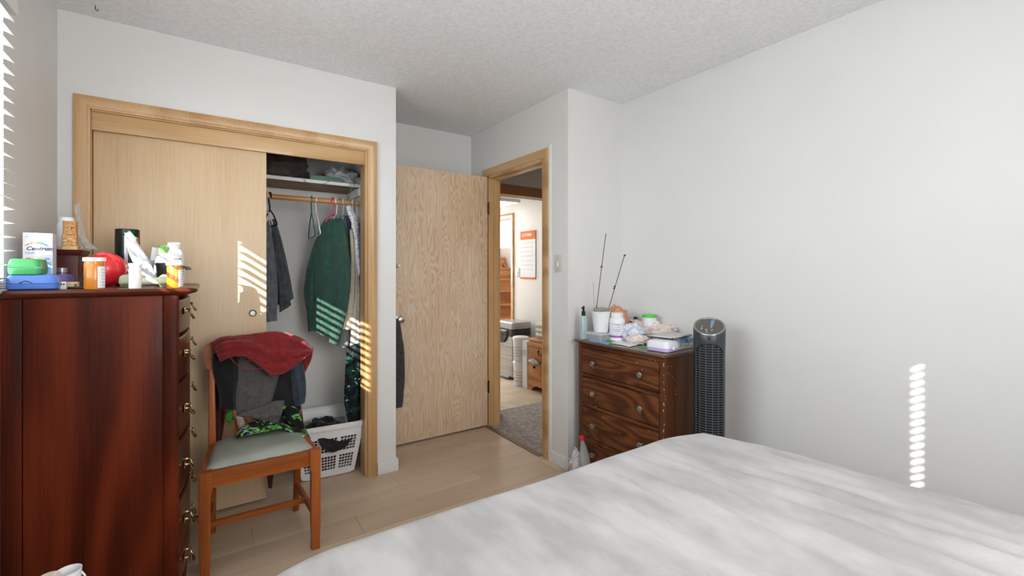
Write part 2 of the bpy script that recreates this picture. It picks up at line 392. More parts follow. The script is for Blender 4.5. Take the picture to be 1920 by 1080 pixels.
# doorway casing (bedroom side), jamb lining, stop
pr2 = casing_profile(0.056, 0.018)
trim(mitre([(DY0-0.002, 0, -1, 0), (DY0-0.002, DZ+0.002, -1, 1), (DY1+0.002, DZ+0.002, 1, 1), (DY1+0.002, 0, 1, 0)], pr2, lambda a, z, d: Vector((XD-0.0005-d, a, z))), M_firy)
trim(B().box((XD, DY0, 0), (XD+0.112, DY0+0.018, DZ)).box((XD, DY1-0.018, 0), (XD+0.112, DY1, DZ)).box((XD, DY0, DZ-0.018), (XD+0.112, DY1, DZ)), M_fir, False)
trim(B().box((XD+0.045, DY0+0.018, 0), (XD+0.085, DY0+0.03, DZ-0.018)).box((XD+0.045, DY1-0.03, 0), (XD+0.085, DY1-0.018, DZ-0.018)).box((XD+0.045, DY0+0.03, DZ-0.03), (XD+0.085, DY1-0.03, DZ-0.018)), M_fir, False)
trim(mitre([(DY0-0.002, 0, -1, 0), (DY0-0.002, DZ+0.002, -1, 1), (DY1+0.002, DZ+0.002, 1, 1), (DY1+0.002, 0, 1, 0)], pr2, lambda a, z, d: Vector((XD+0.1105+d, a, z))), M_firy)
# white batten beside the casing
trim(B().box((XD-0.006, DY0-0.082, 0.08), (XD, DY0-0.06, 2.12)), M_trimw, False)
# threshold strip
trim(B().box((XD-0.03, DY0+0.018, 0), (XD+0.01, DY1-0.018, 0.007), 0.002), mat('threshold_strip', (122,106,92), 0.5))
# ---- hall and kitchen shell
struct(B().box((XD+0.01, 1.2, -0.02), (4.2, 3.445, 0.006)).build('floor_hall', M_carpet, smooth=False))
fk = struct(B().box((XD, 3.445, -0.05), (4.3, 7.0, -0.004)).build('floor_kitchen', mat('grout', (170,150,124), 0.6), smooth=False))
ts = 0.305
for i in range(7):
    for j in range(10):
        x0 = 2.0+i*ts; y0 = 3.447+j*ts
        if x0 > 3.29: continue
        B().box((x0+0.001, y0+0.001, -0.004), (min(x0+ts-0.001, 3.3), y0+ts-0.001, 0.0)).build('tile', M_tile, fk, smooth=False)
for o in [o for o in bpy.data.objects if o.name.startswith('tile')]:
    pass
X3 = 3.30
wallbox('wall_hall_right', (4.2, 1.2, 0), (4.3, 3.40, H))
wallbox('wall_hall_near', (XR+0.12, 1.1, 0), (4.3, 1.2, H))
b = B(); b.box((XD+0.11, 3.41, 0), (2.13, 3.52, H)); b.box((2.13, 3.41, 2.0), (3.30, 3.52, H)); b.box((3.30, 3.41, 0), (4.3, 3.52, H))
struct(b.build('wall_hall_end', noisy('hall_paint', (198,188,174), (202,193,180), (2,2,2), 0.6), smooth=False))
struct(B().box((XR+0.151, 1.1, H), (4.4, 3.62, H+0.1)).build('ceiling_hall', M_ceil, smooth=False))
trim(B().box((2.13, 3.39, 1.985), (3.32, 3.41, 2.055), 0.003), M_dark_fir)
trim(B().box((2.13, 3.39, 1.965), (3.32, 3.52, 1.985)), M_dark_fir, False)
trim(B().box((2.10, 3.385, 0.006), (2.165, 3.41, 2.055), 0.003).box((2.13, 3.41, 0.006), (2.165, 3.52, 1.965)), mat('jamb_dark', (112,70,34), 0.45))
# kitchen wall with stair doorway
KZ = 2.12
SY0, SY1 = 4.85, 5.62
b = B(); b.box((X3, 3.52, 0), (X3+0.1, SY0, KZ+0.3)); b.box((X3, SY1, 0), (X3+0.1, 7.0, KZ+0.3)); b.box((X3, SY0, 1.96), (X3+0.1, SY1, KZ+0.3))
struct(b.build('wall_kitchen', M_wall, smooth=False))
wallbox('wall_kitchen_left', (XD+0.0, 3.60, 0), (XD+0.1, 7.0, KZ+0.3))
b = B(); b.box((XD, 7.0, 0), (2.2, 7.1, KZ+0.3)).box((3.6, 7.0, 0), (6.0, 7.1, 3.0)).box((2.2, 7.0, 0), (3.6, 7.1, 1.0)).box((2.2, 7.0, 2.1), (3.6, 7.1, KZ+0.3))
struct(b.build('wall_kitchen_end', M_wall, smooth=False))
struct(B().box((XD, 3.52, KZ), (X3+0.1, 7.1, KZ+0.06)).build('ceiling_kitchen', M_white, smooth=False))
pr3 = casing_profile(0.06, 0.018)
trim(mitre([(SY0, 0, -1, 0), (SY0, 1.96, -1, 1), (SY1, 1.96, 1, 1), (SY1, 0, 1, 0)], pr3, lambda a, z, d: Vector((X3-0.0005-d, a, z))), M_firy)
# stairwell
wallbox('wall_stair_far', (4.45, 3.9, 0), (4.55, 7.0, 3.0)); wallbox('wall_stair_near', (X3+0.1, 3.9, 0), (4.45, 4.0, 3.0))
struct(B().box((X3+0.1, 3.9, 2.9), (4.55, 7.1, 3.0)).build('ceiling_stair', M_white, smooth=False))
struct(B().box((X3, 4.0, -0.05), (4.45, 7.0, 0.0)).build('floor_stair', M_tile, smooth=False))

# ============================================================ DOORS
# closet sliding doors
d = struct(B().box((OX0+0.008, YC+0.036, 0.012), (0.285, YC+0.058, 1.93), 0.001).build('door_1', M_ply))
pull = P(474, 587, Y=YC+0.035)
B().lathe([(0.017,0),(0.019,0.002),(0.0165,0.004),(0.013,0.002),(0.012,0.001)], pull+Vector((0,0,0)), 24, ax=(0,-1,0)).build('finger_pull', mat('satin_nickel', (170,164,150), 0.35, metal=0.9), d)
struct(B().box((OX0+0.012, YC+0.066, 0.012), (0.262, YC+0.088, 1.93), 0.001).build('door_2', M_ply))
# bedroom door, open against the alcove
d = struct(B().box((1.126, DY1-0.022, 0.018), (1.905, DY1+0.016, 2.036), 0.0015).build('door_3', M_ply2))
for z in (1.78, 0.33):
    B().box((1.905, DY1-0.030, z-0.045), (1.919, DY1-0.019, z+0.045), 0.002).tube([(1.911, DY1-0.032, z-0.05), (1.911, DY1-0.032, z+0.05)], 0.006).build('hinge', M_bronze, d)
B().lathe([(0.012,0),(0.012,0.004),(0.006,0.008),(0.006,0.02),(0.014,0.03),(0.012,0.038),(0.002,0.042)], P(745, 498, Y=DY1-0.03), 16, ax=(0,-1,0)).build('robe_hook', M_white, d)
kc = Vector((1.158, DY1-0.022, 0.925))
B().lathe([(0.026,0),(0.027,0.004),(0.012,0.010),(0.010,0.030),(0.024,0.042),(0.028,0.055),(0.022,0.066),(0.004,0.070)], kc, 24, ax=(0,-1,0)).build('door_knob', mat('nickel', (196,192,184), 0.25, metal=1), d)

# ============================================================ WINDOW BLINDS
bl = thing('window_blind', 'white horizontal slat blind in the window left of the tall chest', 'blind', (XL-0.01, (WY0+WY1)/2, 1.2))
bx = XL+0.006
z = 1.245; k = 0
while z < 2.10:
    t = radians(13+random.uniform(-5, 5)+(7 if 1.50 < z < 1.62 else 0)-(25 if z < 1.47 else 0)); hw = 0.025
    pts = []
    for i in range(5):
        s = -1+i/2; cam_ = 0.0028*(1-s*s)
        pts.append((bx+s*hw*cos(t)+cam_*sin(t), z-s*hw*sin(t)+cam_*cos(t)))
    prof = pts+[(px-0.0015*sin(t), pz-0.0025*cos(t)) for px, pz in reversed(pts)]
    y0, y1 = WY0+0.02, WY1-0.016+random.uniform(-0.002, 0.002)
    B().prism(prof, lambda p, kk: Vector((p[0], (y0, y1)[kk], p[1]))).build('slat', M_blind, bl, smooth=False)
    z += 0.0445; k += 1
B().box((bx-0.028, WY0+0.01, 2.105), (bx+0.03, WY1-0.006, 2.155), 0.003).build('headrail', M_blind, bl)
B().box((bx-0.026, WY0+0.02, 1.204), (bx+0.026, WY1-0.012, 1.218), 0.003).build('bottom_rail', M_blind, bl)
b = B()
for q in range(4): b.box((bx-0.025, WY0+0.02, 1.2205+q*0.0055), (bx+0.026+0.001*(q%2), WY1-0.010-0.002*(q%2), 1.2235+q*0.0055))
b.build('stacked_slat', M_blind, bl, smooth=False)
for yy in (0.6, 1.25, 1.95):
    B().tube([(bx+0.027, yy, 1.21), (bx+0.027, yy, 2.11)], 0.0012, 5).tube([(bx-0.027, yy, 1.21), (bx-0.027, yy, 2.11)], 0.0012, 5).build('ladder_cord', M_blind, bl)

# ============================================================ TALL CHEST
CX0, CX1, CY0, CY1 = -0.515, -0.065, 2.02, 2.765
ch = thing('chest_of_drawers', 'tall dark cherry chest of drawers with brass bail handles beside the closet', 'chest of drawers', ((CX0+CX1)/2, (CY0+CY1)/2, 0))
ccx, ccy = (CX0+CX1)/2, (CY0+CY1)/2; hx, hy = (CX1-CX0)/2, (CY1-CY0)/2
B().box((CX0+0.004, CY0+0.008, 0.075), (CX1-0.035, CY1-0.008, 1.184)).build('carcass', M_cherry, ch, smooth=False)
B().box((CX0, CY0-0.001, 0.07), (CX0+0.046, CY0+0.01, 1.184), 0.001).build('stile', M_cherry, ch)
B().box((CX0+0.0485, CY0, 0.07), (CX1-0.058, CY0+0.01, 1.184), 0.0005).build('side_panel', M_cherry, ch)
for yy in (CY0+0.022, CY1-0.022):
    b = B()
    n = 40; ring = []
    for i in range(n):
        a = 2*pi*i/n; r = 0.024
        px, py = cos(a), sin(a); q = max(abs(px), abs(py))
        rr = r*(1/q)**0.45*(1-0.05*(0.5+0.5*cos(a*10)))
        ring.append((CX1-0.034+rr*px*1.0, yy+rr*py))
    b.rings([[Vector((x, y_, 0.05)) for x, y_ in ring], [Vector((x, y_, 1.185)) for x, y_ in ring]])
    b.build('corner_post', M_cherry, ch)
b = B()
b.loft([(1.184, ccx, ccy, hx-0.002, hy-0.0, 0.012), (1.187, ccx+0.008, ccy, hx+0.010, hy+0.008, 0.016),
        (1.191, ccx+0.014, ccy, hx+0.016, hy+0.013, 0.018), (1.195, ccx+0.020, ccy, hx+0.021, hy+0.018, 0.02), (1.201, ccx+0.023, ccy, hx+0.024, hy+0.021, 0.022), (1.207, ccx+0.021, ccy, hx+0.021, hy+0.019, 0.02), (1.21, ccx+0.02, ccy, hx+0.017, hy+0.015, 0.018)], 6)
tp = b.build('top', M_cherryx, ch)
B().loft([(0.035, ccx, ccy, hx-0.01, hy-0.01, 0.01), (0.06, ccx, ccy, hx+0.006, hy+0.006, 0.02), (0.085, ccx+0.002, ccy, hx+0.004, hy+0.004, 0.02), (0.10, ccx, ccy, hx-0.002, hy-0.002, 0.012)]).build('plinth', M_cherry, ch)
for fx in (CX0+0.05, CX1-0.03):
    for fy in (CY0+0.05, CY1-0.05):
        B().lathe([(0.02,0.0),(0.03,0.008),(0.034,0.02),(0.028,0.034),(0.02,0.045)], (fx, fy, 0), 16).build('foot', M_cherry, ch)
zs = [(1.165,1.035,1.108), (1.025,0.86,0.946), (0.85,0.645,0.732), (0.635,0.43,0.515), (0.42,0.215,0.305), (0.205,0.105,0.155)]
for i, (zt, zb, zh) in enumerate(zs):
    y0, y1 = CY0+0.05, CY1-0.05
    def fr(a, zz, e): # bowed front
        s = (a-y0)/(y1-y0); return Vector((CX1-0.03+0.028*(sin(pi*s)**0.8)*e+0.012*e, a, zz))
    b = B(); rs = []
    for q in range(17):
        a = y0+(y1-y0)*q/16; x = fr(a, 0, 1).x
        rs.append([Vector((CX1-0.045, a, zb)), Vector((x, a, zb+0.003)), Vector((x+0.004, a, zb+0.008)), Vector((x+0.004, a, zt-0.008)), Vector((x, a, zt-0.003)), Vector((CX1-0.045, a, zt))])
    b.rings(rs); dr = b.build('drawer', M_cherryx, ch)
    for yy in (CY0+0.16, CY1-0.17):
        x = fr(yy, 0, 1).x+0.004; z = zh
        b = B()
        b.lathe([(0.013,0),(0.012,0.002),(0.006,0.004),(0.0045,0.014),(0.006,0.017),(0.001,0.019)], (x, yy-0.032, z+0.01), 12, ax=(1,0,0))
        b.lathe([(0.013,0),(0.012,0.002),(0.006,0.004),(0.0045,0.014),(0.006,0.017),(0.001,0.019)], (x, yy+0.032, z+0.01), 12, ax=(1,0,0))
        b.box((x-0.0005, yy-0.04, z-0.004), (x+0.0015, yy+0.04, z+0.022), 0.0005)
        pts = [(x+0.014, yy-0.032, z+0.01)]
        for q in range(9):
            a = pi*q/8; pts.append((x+0.017+0.012*sin(a), yy-0.032*cos(a), z+0.006-0.026*sin(a)**0.7))
        pts.append((x+0.014, yy+0.032, z+0.01))
        b.tube(pts, [0.002]*2+[0.003, 0.0035, 0.0045, 0.006, 0.0045, 0.0035, 0.003]+[0.002]*2, 8)
        b.build('bail_handle', M_brass, dr)

# ============================================================ BED
BZ = 0.62
BXa, BXb, BYa, BYb = 0.095, 1.745, -1.20, 1.150
bed = thing('bed', 'wide bed in the foreground, hidden under a pale grey fleece blanket', 'bed', ((BXa+BXb)/2, (BYa+BYb)/2, 0))
B().loft([(0.34, (BXa+BXb)/2, (BYa+BYb)/2, (BXb-BXa)/2-0.05, (BYb-BYa)/2-0.05, 0.24), (0.37, (BXa+BXb)/2, (BYa+BYb)/2, (BXb-BXa)/2-0.04, (BYb-BYa)/2-0.04, 0.26), (0.57, (BXa+BXb)/2, (BYa+BYb)/2, (BXb-BXa)/2-0.04, (BYb-BYa)/2-0.04, 0.26), (0.595, (BXa+BXb)/2, (BYa+BYb)/2, (BXb-BXa)/2-0.08, (BYb-BYa)/2-0.08, 0.24)]).build('mattress', M_sheet, bed)
B().loft([(0.14, (BXa+BXb)/2, (BYa+BYb)/2, (BXb-BXa)/2-0.05, (BYb-BYa)/2-0.05, 0.22), (0.34, (BXa+BXb)/2, (BYa+BYb)/2, (BXb-BXa)/2-0.05, (BYb-BYa)/2-0.05, 0.22)]).build('box_spring', mat('ticking', (180,176,168), 0.8), bed)
for x in (BXa+0.1, BXb-0.1):
    for y in (BYa+0.1, BYb-0.1): B().lathe([(0.025,0),(0.028,0.14)], (x, y, 0), 16).build('leg', M_black, bed)
def blanket_fn():
    ex, ey = 0.075, 0.075
    W, Ln = BXb-BXa, BYb-BYa
    drop = 0.42
    def f(u, v):
        # arclength coordinates across (a) and along (c)
        a = -drop+(W+2*drop)*u; c = (Ln+drop)*v
        def wrap(t, lo, hi, r):
            if t < lo: # falls on low side
                s = lo-t
                if s < r*pi/2: th = s/r; return lo-r*sin(th), -r*(1-cos(th))
                return lo-r-0.04*(s-r*pi/2), -r-(s-r*pi/2)
            if t > hi:
                s = t-hi
                if s < r*pi/2: th = s/r; return hi+r*sin(th), -r*(1-cos(th))
                return hi+r+0.04*(s-r*pi/2), -r-(s-r*pi/2)
            return t, 0.0
        r = 0.07
        xx, dz1 = wrap(a, 0.055, W-0.055, r)
        yy, dz2 = wrap(c, -99, Ln-0.055, r)
        z = BZ+min(dz1, dz2) if (dz1 < 0 and dz2 < 0) else BZ+dz1+dz2
        # corner softening on plan
        x, y = BXa+xx, BYa+yy
        rs_ = xx > W/2; R = 0.36 if rs_ else 0.24
        cx0, cy0 = (BXb-R+0.07 if rs_ else BXa+R-0.07), BYb-R+0.07
        dx, dy = (x-cx0)*(1 if rs_ else -1), y-cy0
        if dx > 0 and dy > 0:
            l = math.hypot(dx, dy); k = 1-(1-max(dx, dy)/l)*0.62
            x, y = cx0+dx*k*(1 if rs_ else -1), cy0+dy*k
        rt = min(max((x-0.9)/0.8, 0), 1)*min(max((0.9-y)/0.9, 0), 1)
        x += 0.045*rt; z += 0.022*rt
        top = 1.0 if (dz1 == 0 and dz2 == 0) else 0.35
        # lumpy duvet-like surface and long wrinkles running along the bed on its right half
        h = 0.016*noise.noise(Vector((x*2.2, y*2.0, 1.5)))+0.004*noise.noise(Vector((x*7, y*5, 9)))
        m = min(max((x-0.55)/0.5, 0), 1)*min(max((1.13-y)/0.25, 0), 1)
        ph = x*74+9*noise.noise(Vector((x*1.6, y*0.9, 4)))+3.2*y
        env = 0.5+0.9*noise.noise(Vector((x*3.5+3, y*1.4, 7)))
        h += m*max(env, 0.16)*0.036*(1-abs(sin(ph/2)))**1.6
        h += m*0.010*noise.noise(Vector((x*26, y*3.0, 2)))
        h += 0.0035*(1-m)*noise.noise(Vector((x*5+y*6, y*3-x*4, 5)))
        z += h*top
        # hanging folds on the drop
        if dz1 < -r or dz2 < -r:
            g = 0.012*sin((x if dz2 < dz1 else y)*26+2*sin(y*5))
            if dz2 < dz1: y += g
            else: x += g*(1 if xx > W/2 else -1)
        return Vector((x, y, max(z, 0.10)))
    return f
bk = B().grid(230, 250, blanket_fn()).build('blanket', M_blank, sharp=180, sol=0)
tag(bk, 'pale grey fleece blanket with long wrinkles spread over the bed', 'blanket')

# ============================================================ CHAIR
cx, cy = 0.215, 2.40
chr_ = thing('dining_chair', 'orange oak dining chair with grey vinyl seat, heaped with clothes', 'chair', (cx, cy, 0))
FX0, FX1, FY = -0.018, 0.442, 2.20
RX0, RX1, RY = 0.022, 0.415, 2.58
for x0, sx in ((FX0, 1), (FX1, -1)):
    b = B()
    prof = [(0.0,0.036),(0.05,0.034),(0.12,0.040),(0.36,0.040),(0.375,0.046),(0.455,0.046)]
    xx = x0+sx*0.023
    b.loft([(z, xx-sx*0.003*(z<0.37), FY+0.023, w_/2, w_/2, 0.003) for z, w_ in prof], 2)
    b.build('leg', M_oakz, chr_)
def post(x, sgn):
    b = B(); secs = []
    for z, y, w_, dd in ((0,RY+0.055,0.026,0.032),(0.20,RY+0.02,0.03,0.036),(0.42,RY,0.032,0.04),(0.50,RY+0.002,0.03,0.034),(0.70,RY+0.035,0.026,0.026),(0.795,RY+0.058,0.026,0.026)):
        secs.append((z, x-sgn*0.004*(z/0.8), y, w_/2, dd/2, 0.004))
    b.loft(secs, 3); b.build('leg', M_oakz, chr_)
post(RX0+0.012, 1); post(RX1-0.012, -1)
# crest rail with shaped ends
b = B()
yt = RY+0.066; x0, x1 = RX0-0.022, RX1+0.022
poly = [(x0+0.012,0.795),(x0+0.036,0.795),(x0+0.05,0.815),(x1-0.05,0.815),(x1-0.036,0.795),(x1-0.012,0.795),(x1-0.003,0.825),(x1+0.004,0.855),(x1-0.006,0.88),(x1-0.03,0.895),((x0+x1)/2,0.92),(x0+0.03,0.925),(x0+0.004,0.90),(x0-0.006,0.865),(x0+0.003,0.83)]
b.prism(poly, lambda p, k: Vector((p[0], yt-0.012+0.024*k+0.12*(p[1]-0.8), p[1]))).build('crest_rail', M_oak, chr_)
b = B()
b.box((FX0+0.044, FY+0.010, 0.385), (FX1-0.044, FY+0.032, 0.452), 0.002); b.build('seat_rail', M_oak, chr_)
for a, c in (((FX0+0.02, FY+0.045), (RX0+0.008, RY-0.016)), ((FX1-0.02, FY+0.045), (RX1-0.008, RY-0.016))):
    b = B(); pp = [(a[0]-0.011, a[1]), (a[0]+0.011, a[1]), (c[0]+0.011, c[1]), (c[0]-0.011, c[1])]
    b.prism(pp, lambda p, k: Vector((p[0], p[1], 0.385+0.067*k))).build('seat_rail', M_oakz, chr_, smooth=False)
B().box((RX0+0.03, RY-0.011, 0.385), (RX1-0.03, RY+0.011, 0.452)).build('seat_rail', M_oak, chr_, smooth=False)
# splats
for sx_ in (0.14, 0.215, 0.29):
    B().prism([(sx_-0.02,0), (sx_+0.02,0), (sx_+0.02,1), (sx_-0.02,1)], lambda p, k: Vector((p[0], RY+0.004+0.05*p[1]+0.010*k, 0.452+(0.385)*p[1]))).build('back_slat', M_oakz, chr_, smooth=False)
# slip seat
def seat(u, v, top=True):
    x = -1+2*u; yv = v
    xw = (FX1-FX0)/2-0.022-(0.03)*yv
    px = cx-0.003+x*xw; py = FY+0.035+yv*(RY-FY-0.055)
    e = (1-abs(x)**5)*(1-abs(2*yv-1)**5)
    return Vector((px, py, 0.452+0.036*max(e, 0)**0.5+0.002*noise.noise(Vector((px*12, py*12, 0)))))
b = B().grid(28, 28, seat)
b.build('seat', M_seatv, chr_, sharp=180)
# stretchers
for a, c in (((FX0+0.02, FY+0.03), (RX0+0.012, RY+0.02)), ((FX1-0.02, FY+0.03), (RX1-0.012, RY+0.02))):
    b = B(); pp = [(a[0]-0.008, a[1]), (a[0]+0.008, a[1]), (c[0]+0.008, c[1]), (c[0]-0.008, c[1])]
    b.prism(pp, lambda p, k: Vector((p[0], p[1], 0.135+0.03*k))).build('stretcher', M_oak, chr_, smooth=False)
B().box((FX0+0.03, 2.39, 0.138), (FX1-0.032, 2.408, 0.163)).build('stretcher', M_oak, chr_, smooth=False)

# ============================================================ second blind, in the window behind the camera
rb = thing('window_blind', 'closed white slat blind in the rear window opposite the closet', 'blind', (0.55, YB+0.02, 0.9))
z = BZ0+0.03
while z < BZ1-0.05:
    t = radians(62)
    for xa, xb in ((BX0+0.01, 0.6145), (0.615, BX1-0.01)):
        b = B(); hw = 0.0205
        b.prism([(-hw*cos(t), -hw*sin(t)), (hw*cos(t), hw*sin(t)), (hw*cos(t), hw*sin(t)+0.0016), (-hw*cos(t), -hw*sin(t)+0.0016)], lambda p, k: Vector(((xa, xb-(0.032 if xa < 0 else 0))[k], YB+0.022+p[0], z+p[1])))
        if xa < 0: b.prism([(hw*0.35*cos(t), hw*0.35*sin(t)), (hw*cos(t), hw*sin(t)), (hw*cos(t), hw*sin(t)+0.0016), (hw*0.35*cos(t), hw*0.35*sin(t)+0.0016)], lambda p, k: Vector(((xb-0.032, xb)[k], YB+0.022+p[0], z+p[1])))  # slat ends narrowed so the sun gets through as a column of dots
        b.build('slat', M_blind, rb, smooth=False)
    z += 0.032
B().box((BX0+0.005, YB, BZ1-0.045), (BX1-0.005, YB+0.045, BZ1)).build('headrail', M_blind, rb, smooth=False)

# ============================================================ CLOSET FITTINGS
sh = thing('closet_shelf', 'white-edged wooden closet shelf above the hanging rod', 'shelf', (0.18, 3.32, 1.84))
B().box((XL+0.005, 3.145, 1.844), (0.895, 3.495, 1.862)).build('board', M_shelfw, sh, smooth=False)
B().box((XL+0.005, 3.135, 1.842), (0.895, 3.145, 1.864)).build('edge_strip', M_white, sh, smooth=False)
B().box((XL+0.005, 3.135, 1.8622), (0.895, 3.495, 1.8645)).build('top_skin', M_white, sh, smooth=False)
B().box((XL+0.005, 3.476, 1.79), (0.895, 3.497, 1.842)).box((0.877, 3.16, 1.79), (0.898, 3.475, 1.842)).build('cleat', M_white, sh, smooth=False)
RYY, RZ = 3.15, 1.735
rod = tag(B().tube([(XL+0.005, RYY, RZ-0.004), (0.2, RYY, RZ-0.002), (0.896, RYY, RZ)], 0.0165, 20).build('closet_rod', M_dowel), 'round wooden rod across the closet under the shelf', 'rod')

def hanger(label, x, yaw, m, w=0.40, dy=0.0, tilt=0, hgt=0.13, grp='plastic hangers on the closet rod', rr=0.0035):
    o = thing('clothes_hanger', label, 'hanger', (x, RYY, RZ), 0, grp)
    b = B(); pts = []
    r = 0.0225
    for q in range(11):
        a = radians(200-22*q); pts.append(Vector((0, r*cos(a), r*sin(a))))
    pts = [Vector((0, -0.0195+0.0, -0.012))]+pts[1:]+[Vector((0, 0.012, -0.045)), Vector((0, 0.0, -0.062)), Vector((0, 0, -0.085))]
    b.tube(pts, rr*1.1, 6)
    z0 = -0.085
    b.tube([(0,0,z0), (0,-w*0.25,z0-hgt*0.35), (0,-w*0.47,z0-hgt*0.85), (0,-w*0.5,z0-hgt*0.97), (0,-w*0.46,z0-hgt), (0,0,z0-hgt*1.02), (0,w*0.46,z0-hgt), (0,w*0.5,z0-hgt*0.97), (0,w*0.47,z0-hgt*0.85), (0,w*0.25,z0-hgt*0.35), (0,0,z0)], rr, 6)
    b.bm.transform(Matrix.Rotation(yaw, 4, 'Z')); b.bm.transform(Matrix.Rotation(tilt, 4, 'Y'))
    b.build('frame', m, o, world=False); return o
M_teal = mat('teal_plastic', (38,98,104), 0.35); M_pink = mat('pink_plastic', (226,74,104), 0.35)
def rx(u): return P(u, 374, Y=RYY).x
hanger('empty teal hanger left of the pink one', rx(584), radians(-4), M_teal, 0.34, hgt=0.16)
hanger('empty white hanger beside the teal one', rx(593), radians(-3), M_wp, 0.34, hgt=0.15)
hanger('bright pink hanger holding the dark green sweater', rx(624), radians(-38), M_pink, 0.20, hgt=0.06, rr=0.005)
hanger('white hanger just right of the pink hanger', rx(631), radians(-26), M_wp, 0.13, hgt=0.035)
hanger('pale teal hanger second right of the pink hanger', rx(637), radians(-20), mat('pale_teal', (120,160,160), 0.4), 0.13, hgt=0.035)
hanger('cream hanger holding the cream trousers', rx(644), radians(-18), mat('cream_plastic', (214,204,184), 0.4), 0.13, hgt=0.035)
hanger('white hanger of the patterned white shirt', rx(661), radians(-16), M_wp, 0.34, hgt=0.10)
hanger('outermost white hanger near the right closet wall', rx(669), radians(-14), M_wp, 0.34, hgt=0.10)
hanger('black hanger holding the charcoal jeans', rx(506), radians(14), M_black, 0.22, hgt=0.10, rr=0.0045)
hanger('white hanger holding the blue grey jeans', rx(500), radians(10), M_wp, 0.22, hgt=0.10)

def fab(name, c, c2=None, sc=60, rough=0.9, b_=0.3, sheen=0.2):
    c2 = c2 or tuple(min(255, x+14) for x in c)
    return noisy(name, c, c2, (sc,sc,sc), rough, bmp=b_, bscale=(420,420,420), sheen=sheen)
def patterned(name, stops, sc, detail=2, dist=1.2):
    m = mat(name, stops[0][1], 0.85)
    n = nd(m, 'ShaderNodeTexNoise', Scale=sc, Detail=float(detail), Distortion=dist); lk(m, coords(m), n.inputs['Vector'])
    r_ = nd(m, 'ShaderNodeValToRGB'); r_.color_ramp.interpolation = 'CONSTANT'; e = r_.color_ramp.elements
    while len(e) < len(stops): e.new(0.5)
    for i, (p, c) in enumerate(stops): e[i].position = p; e[i].color = L(c)
    lk(m, n.outputs['Fac'], r_.inputs['Fac']); lk(m, r_.outputs['Color'], m.node_tree.nodes['Principled BSDF'].inputs['Base Color'])
    return m
M_green = fab('green_knit', (36,70,58), (46,84,70), 30)
M_denim = fab('charcoal_denim', (44,48,52), (70,76,80), 26)
M_denim2 = fab('bluegrey_denim', (74,80,90), (104,108,116), 26)
M_navy = fab('navy_cotton', (52,54,78), (66,68,96))
M_greyc = fab('grey_cotton', (96,100,112), (116,120,130))
M_cream = fab('cream_twill', (202,190,172), (218,208,192))
M_hawaii = patterned('dark_leaf_print', [(0,(10,14,22)), (0.52,(16,62,50)), (0.6,(12,18,30)), (0.66,(190,214,220)), (0.70,(34,110,98))], 16)
M_floral = patterned('red_navy_print', [(0,(222,222,224)), (0.57,(40,46,70)), (0.61,(226,224,224)), (0.66,(150,50,50))], 60)
M_dots = patterned('navy_dots', [(0,(60,64,100)), (0.66,(210,214,230))], 150, 1, 0)
M_lime = patterned('lime_black_print', [(0,(8,10,10)), (0.50,(100,180,56)), (0.535,(60,140,44)), (0.56,(12,14,14)), (0.60,(220,232,224)), (0.625,(110,180,170)), (0.66,(12,14,14))], 15, 2, 1.8)
def garment(name, label, cat, m, pieces, group=None, part='cloth', loc=None, kw=None, part_names=None, mats=None):
    """thing made of soft bodies; pieces: list of (L outline, R outline, settings)"""
    allp = [p for q in pieces for p in q[0]+q[1]]
    c = sum(allp, Vector())/len(allp); c.z = min(p.z for p in allp)
    if len(pieces) == 1:
        b = B(); cloth(b, pieces[0][0], pieces[0][1], **pieces[0][2]); b.bm.transform(Matrix.Translation(-c))
        o = b.build(name, m, sharp=180); o.location = c; return tag(o, label, cat, group)
    t = thing(name, label, cat, c, 0, group)
    for i, (l, r_, k) in enumerate(pieces):
        b = B(); cloth(b, l, r_, **k)
        b.build(part_names[i] if part_names else part, (mats[i] if mats else None) or m, t, sharp=180)
    return t
def pl(Y, pts):
    return [P(u, v, Y=(Y if not callable(Y) else Y(u, v))) for u, v in pts]
# jeans on the left of the rod
garment('jeans', 'blue grey jeans folded over a hanger at the closet door edge', 'trousers', M_denim2,
    [(pl(3.06,[(488,430),(486,500),(486,560),(490,590)]), pl(3.12,[(504,412),(516,480),(521,550),(518,596)]), dict(thick=0.03, amp=0.012, freq=2, seed=2)),
     (pl(3.05,[(489,470),(488,530),(492,585),(496,604)]), pl(3.08,[(505,470),(513,530),(518,570),(520,601)]), dict(thick=0.022, amp=0.010, freq=2, seed=5))], 'jeans hung folded on the rod', part='trouser_leg')
garment('jeans', 'charcoal jeans hanging folded right of the blue grey pair', 'trousers', M_denim,
    [(pl(3.16,[(506,412),(513,470),(519,530),(520,572)]), pl(3.2,[(516,410),(531,460),(542,510),(551,560)]), dict(thick=0.028, amp=0.013, freq=2, seed=3)),
     (pl(3.13,[(508,425),(516,480),(522,540),(524,586)]), pl(3.15,[(517,425),(528,480),(539,530),(546,572)]), dict(thick=0.02, amp=0.010, freq=2, seed=8))], 'jeans hung folded on the rod', part='trouser_leg')
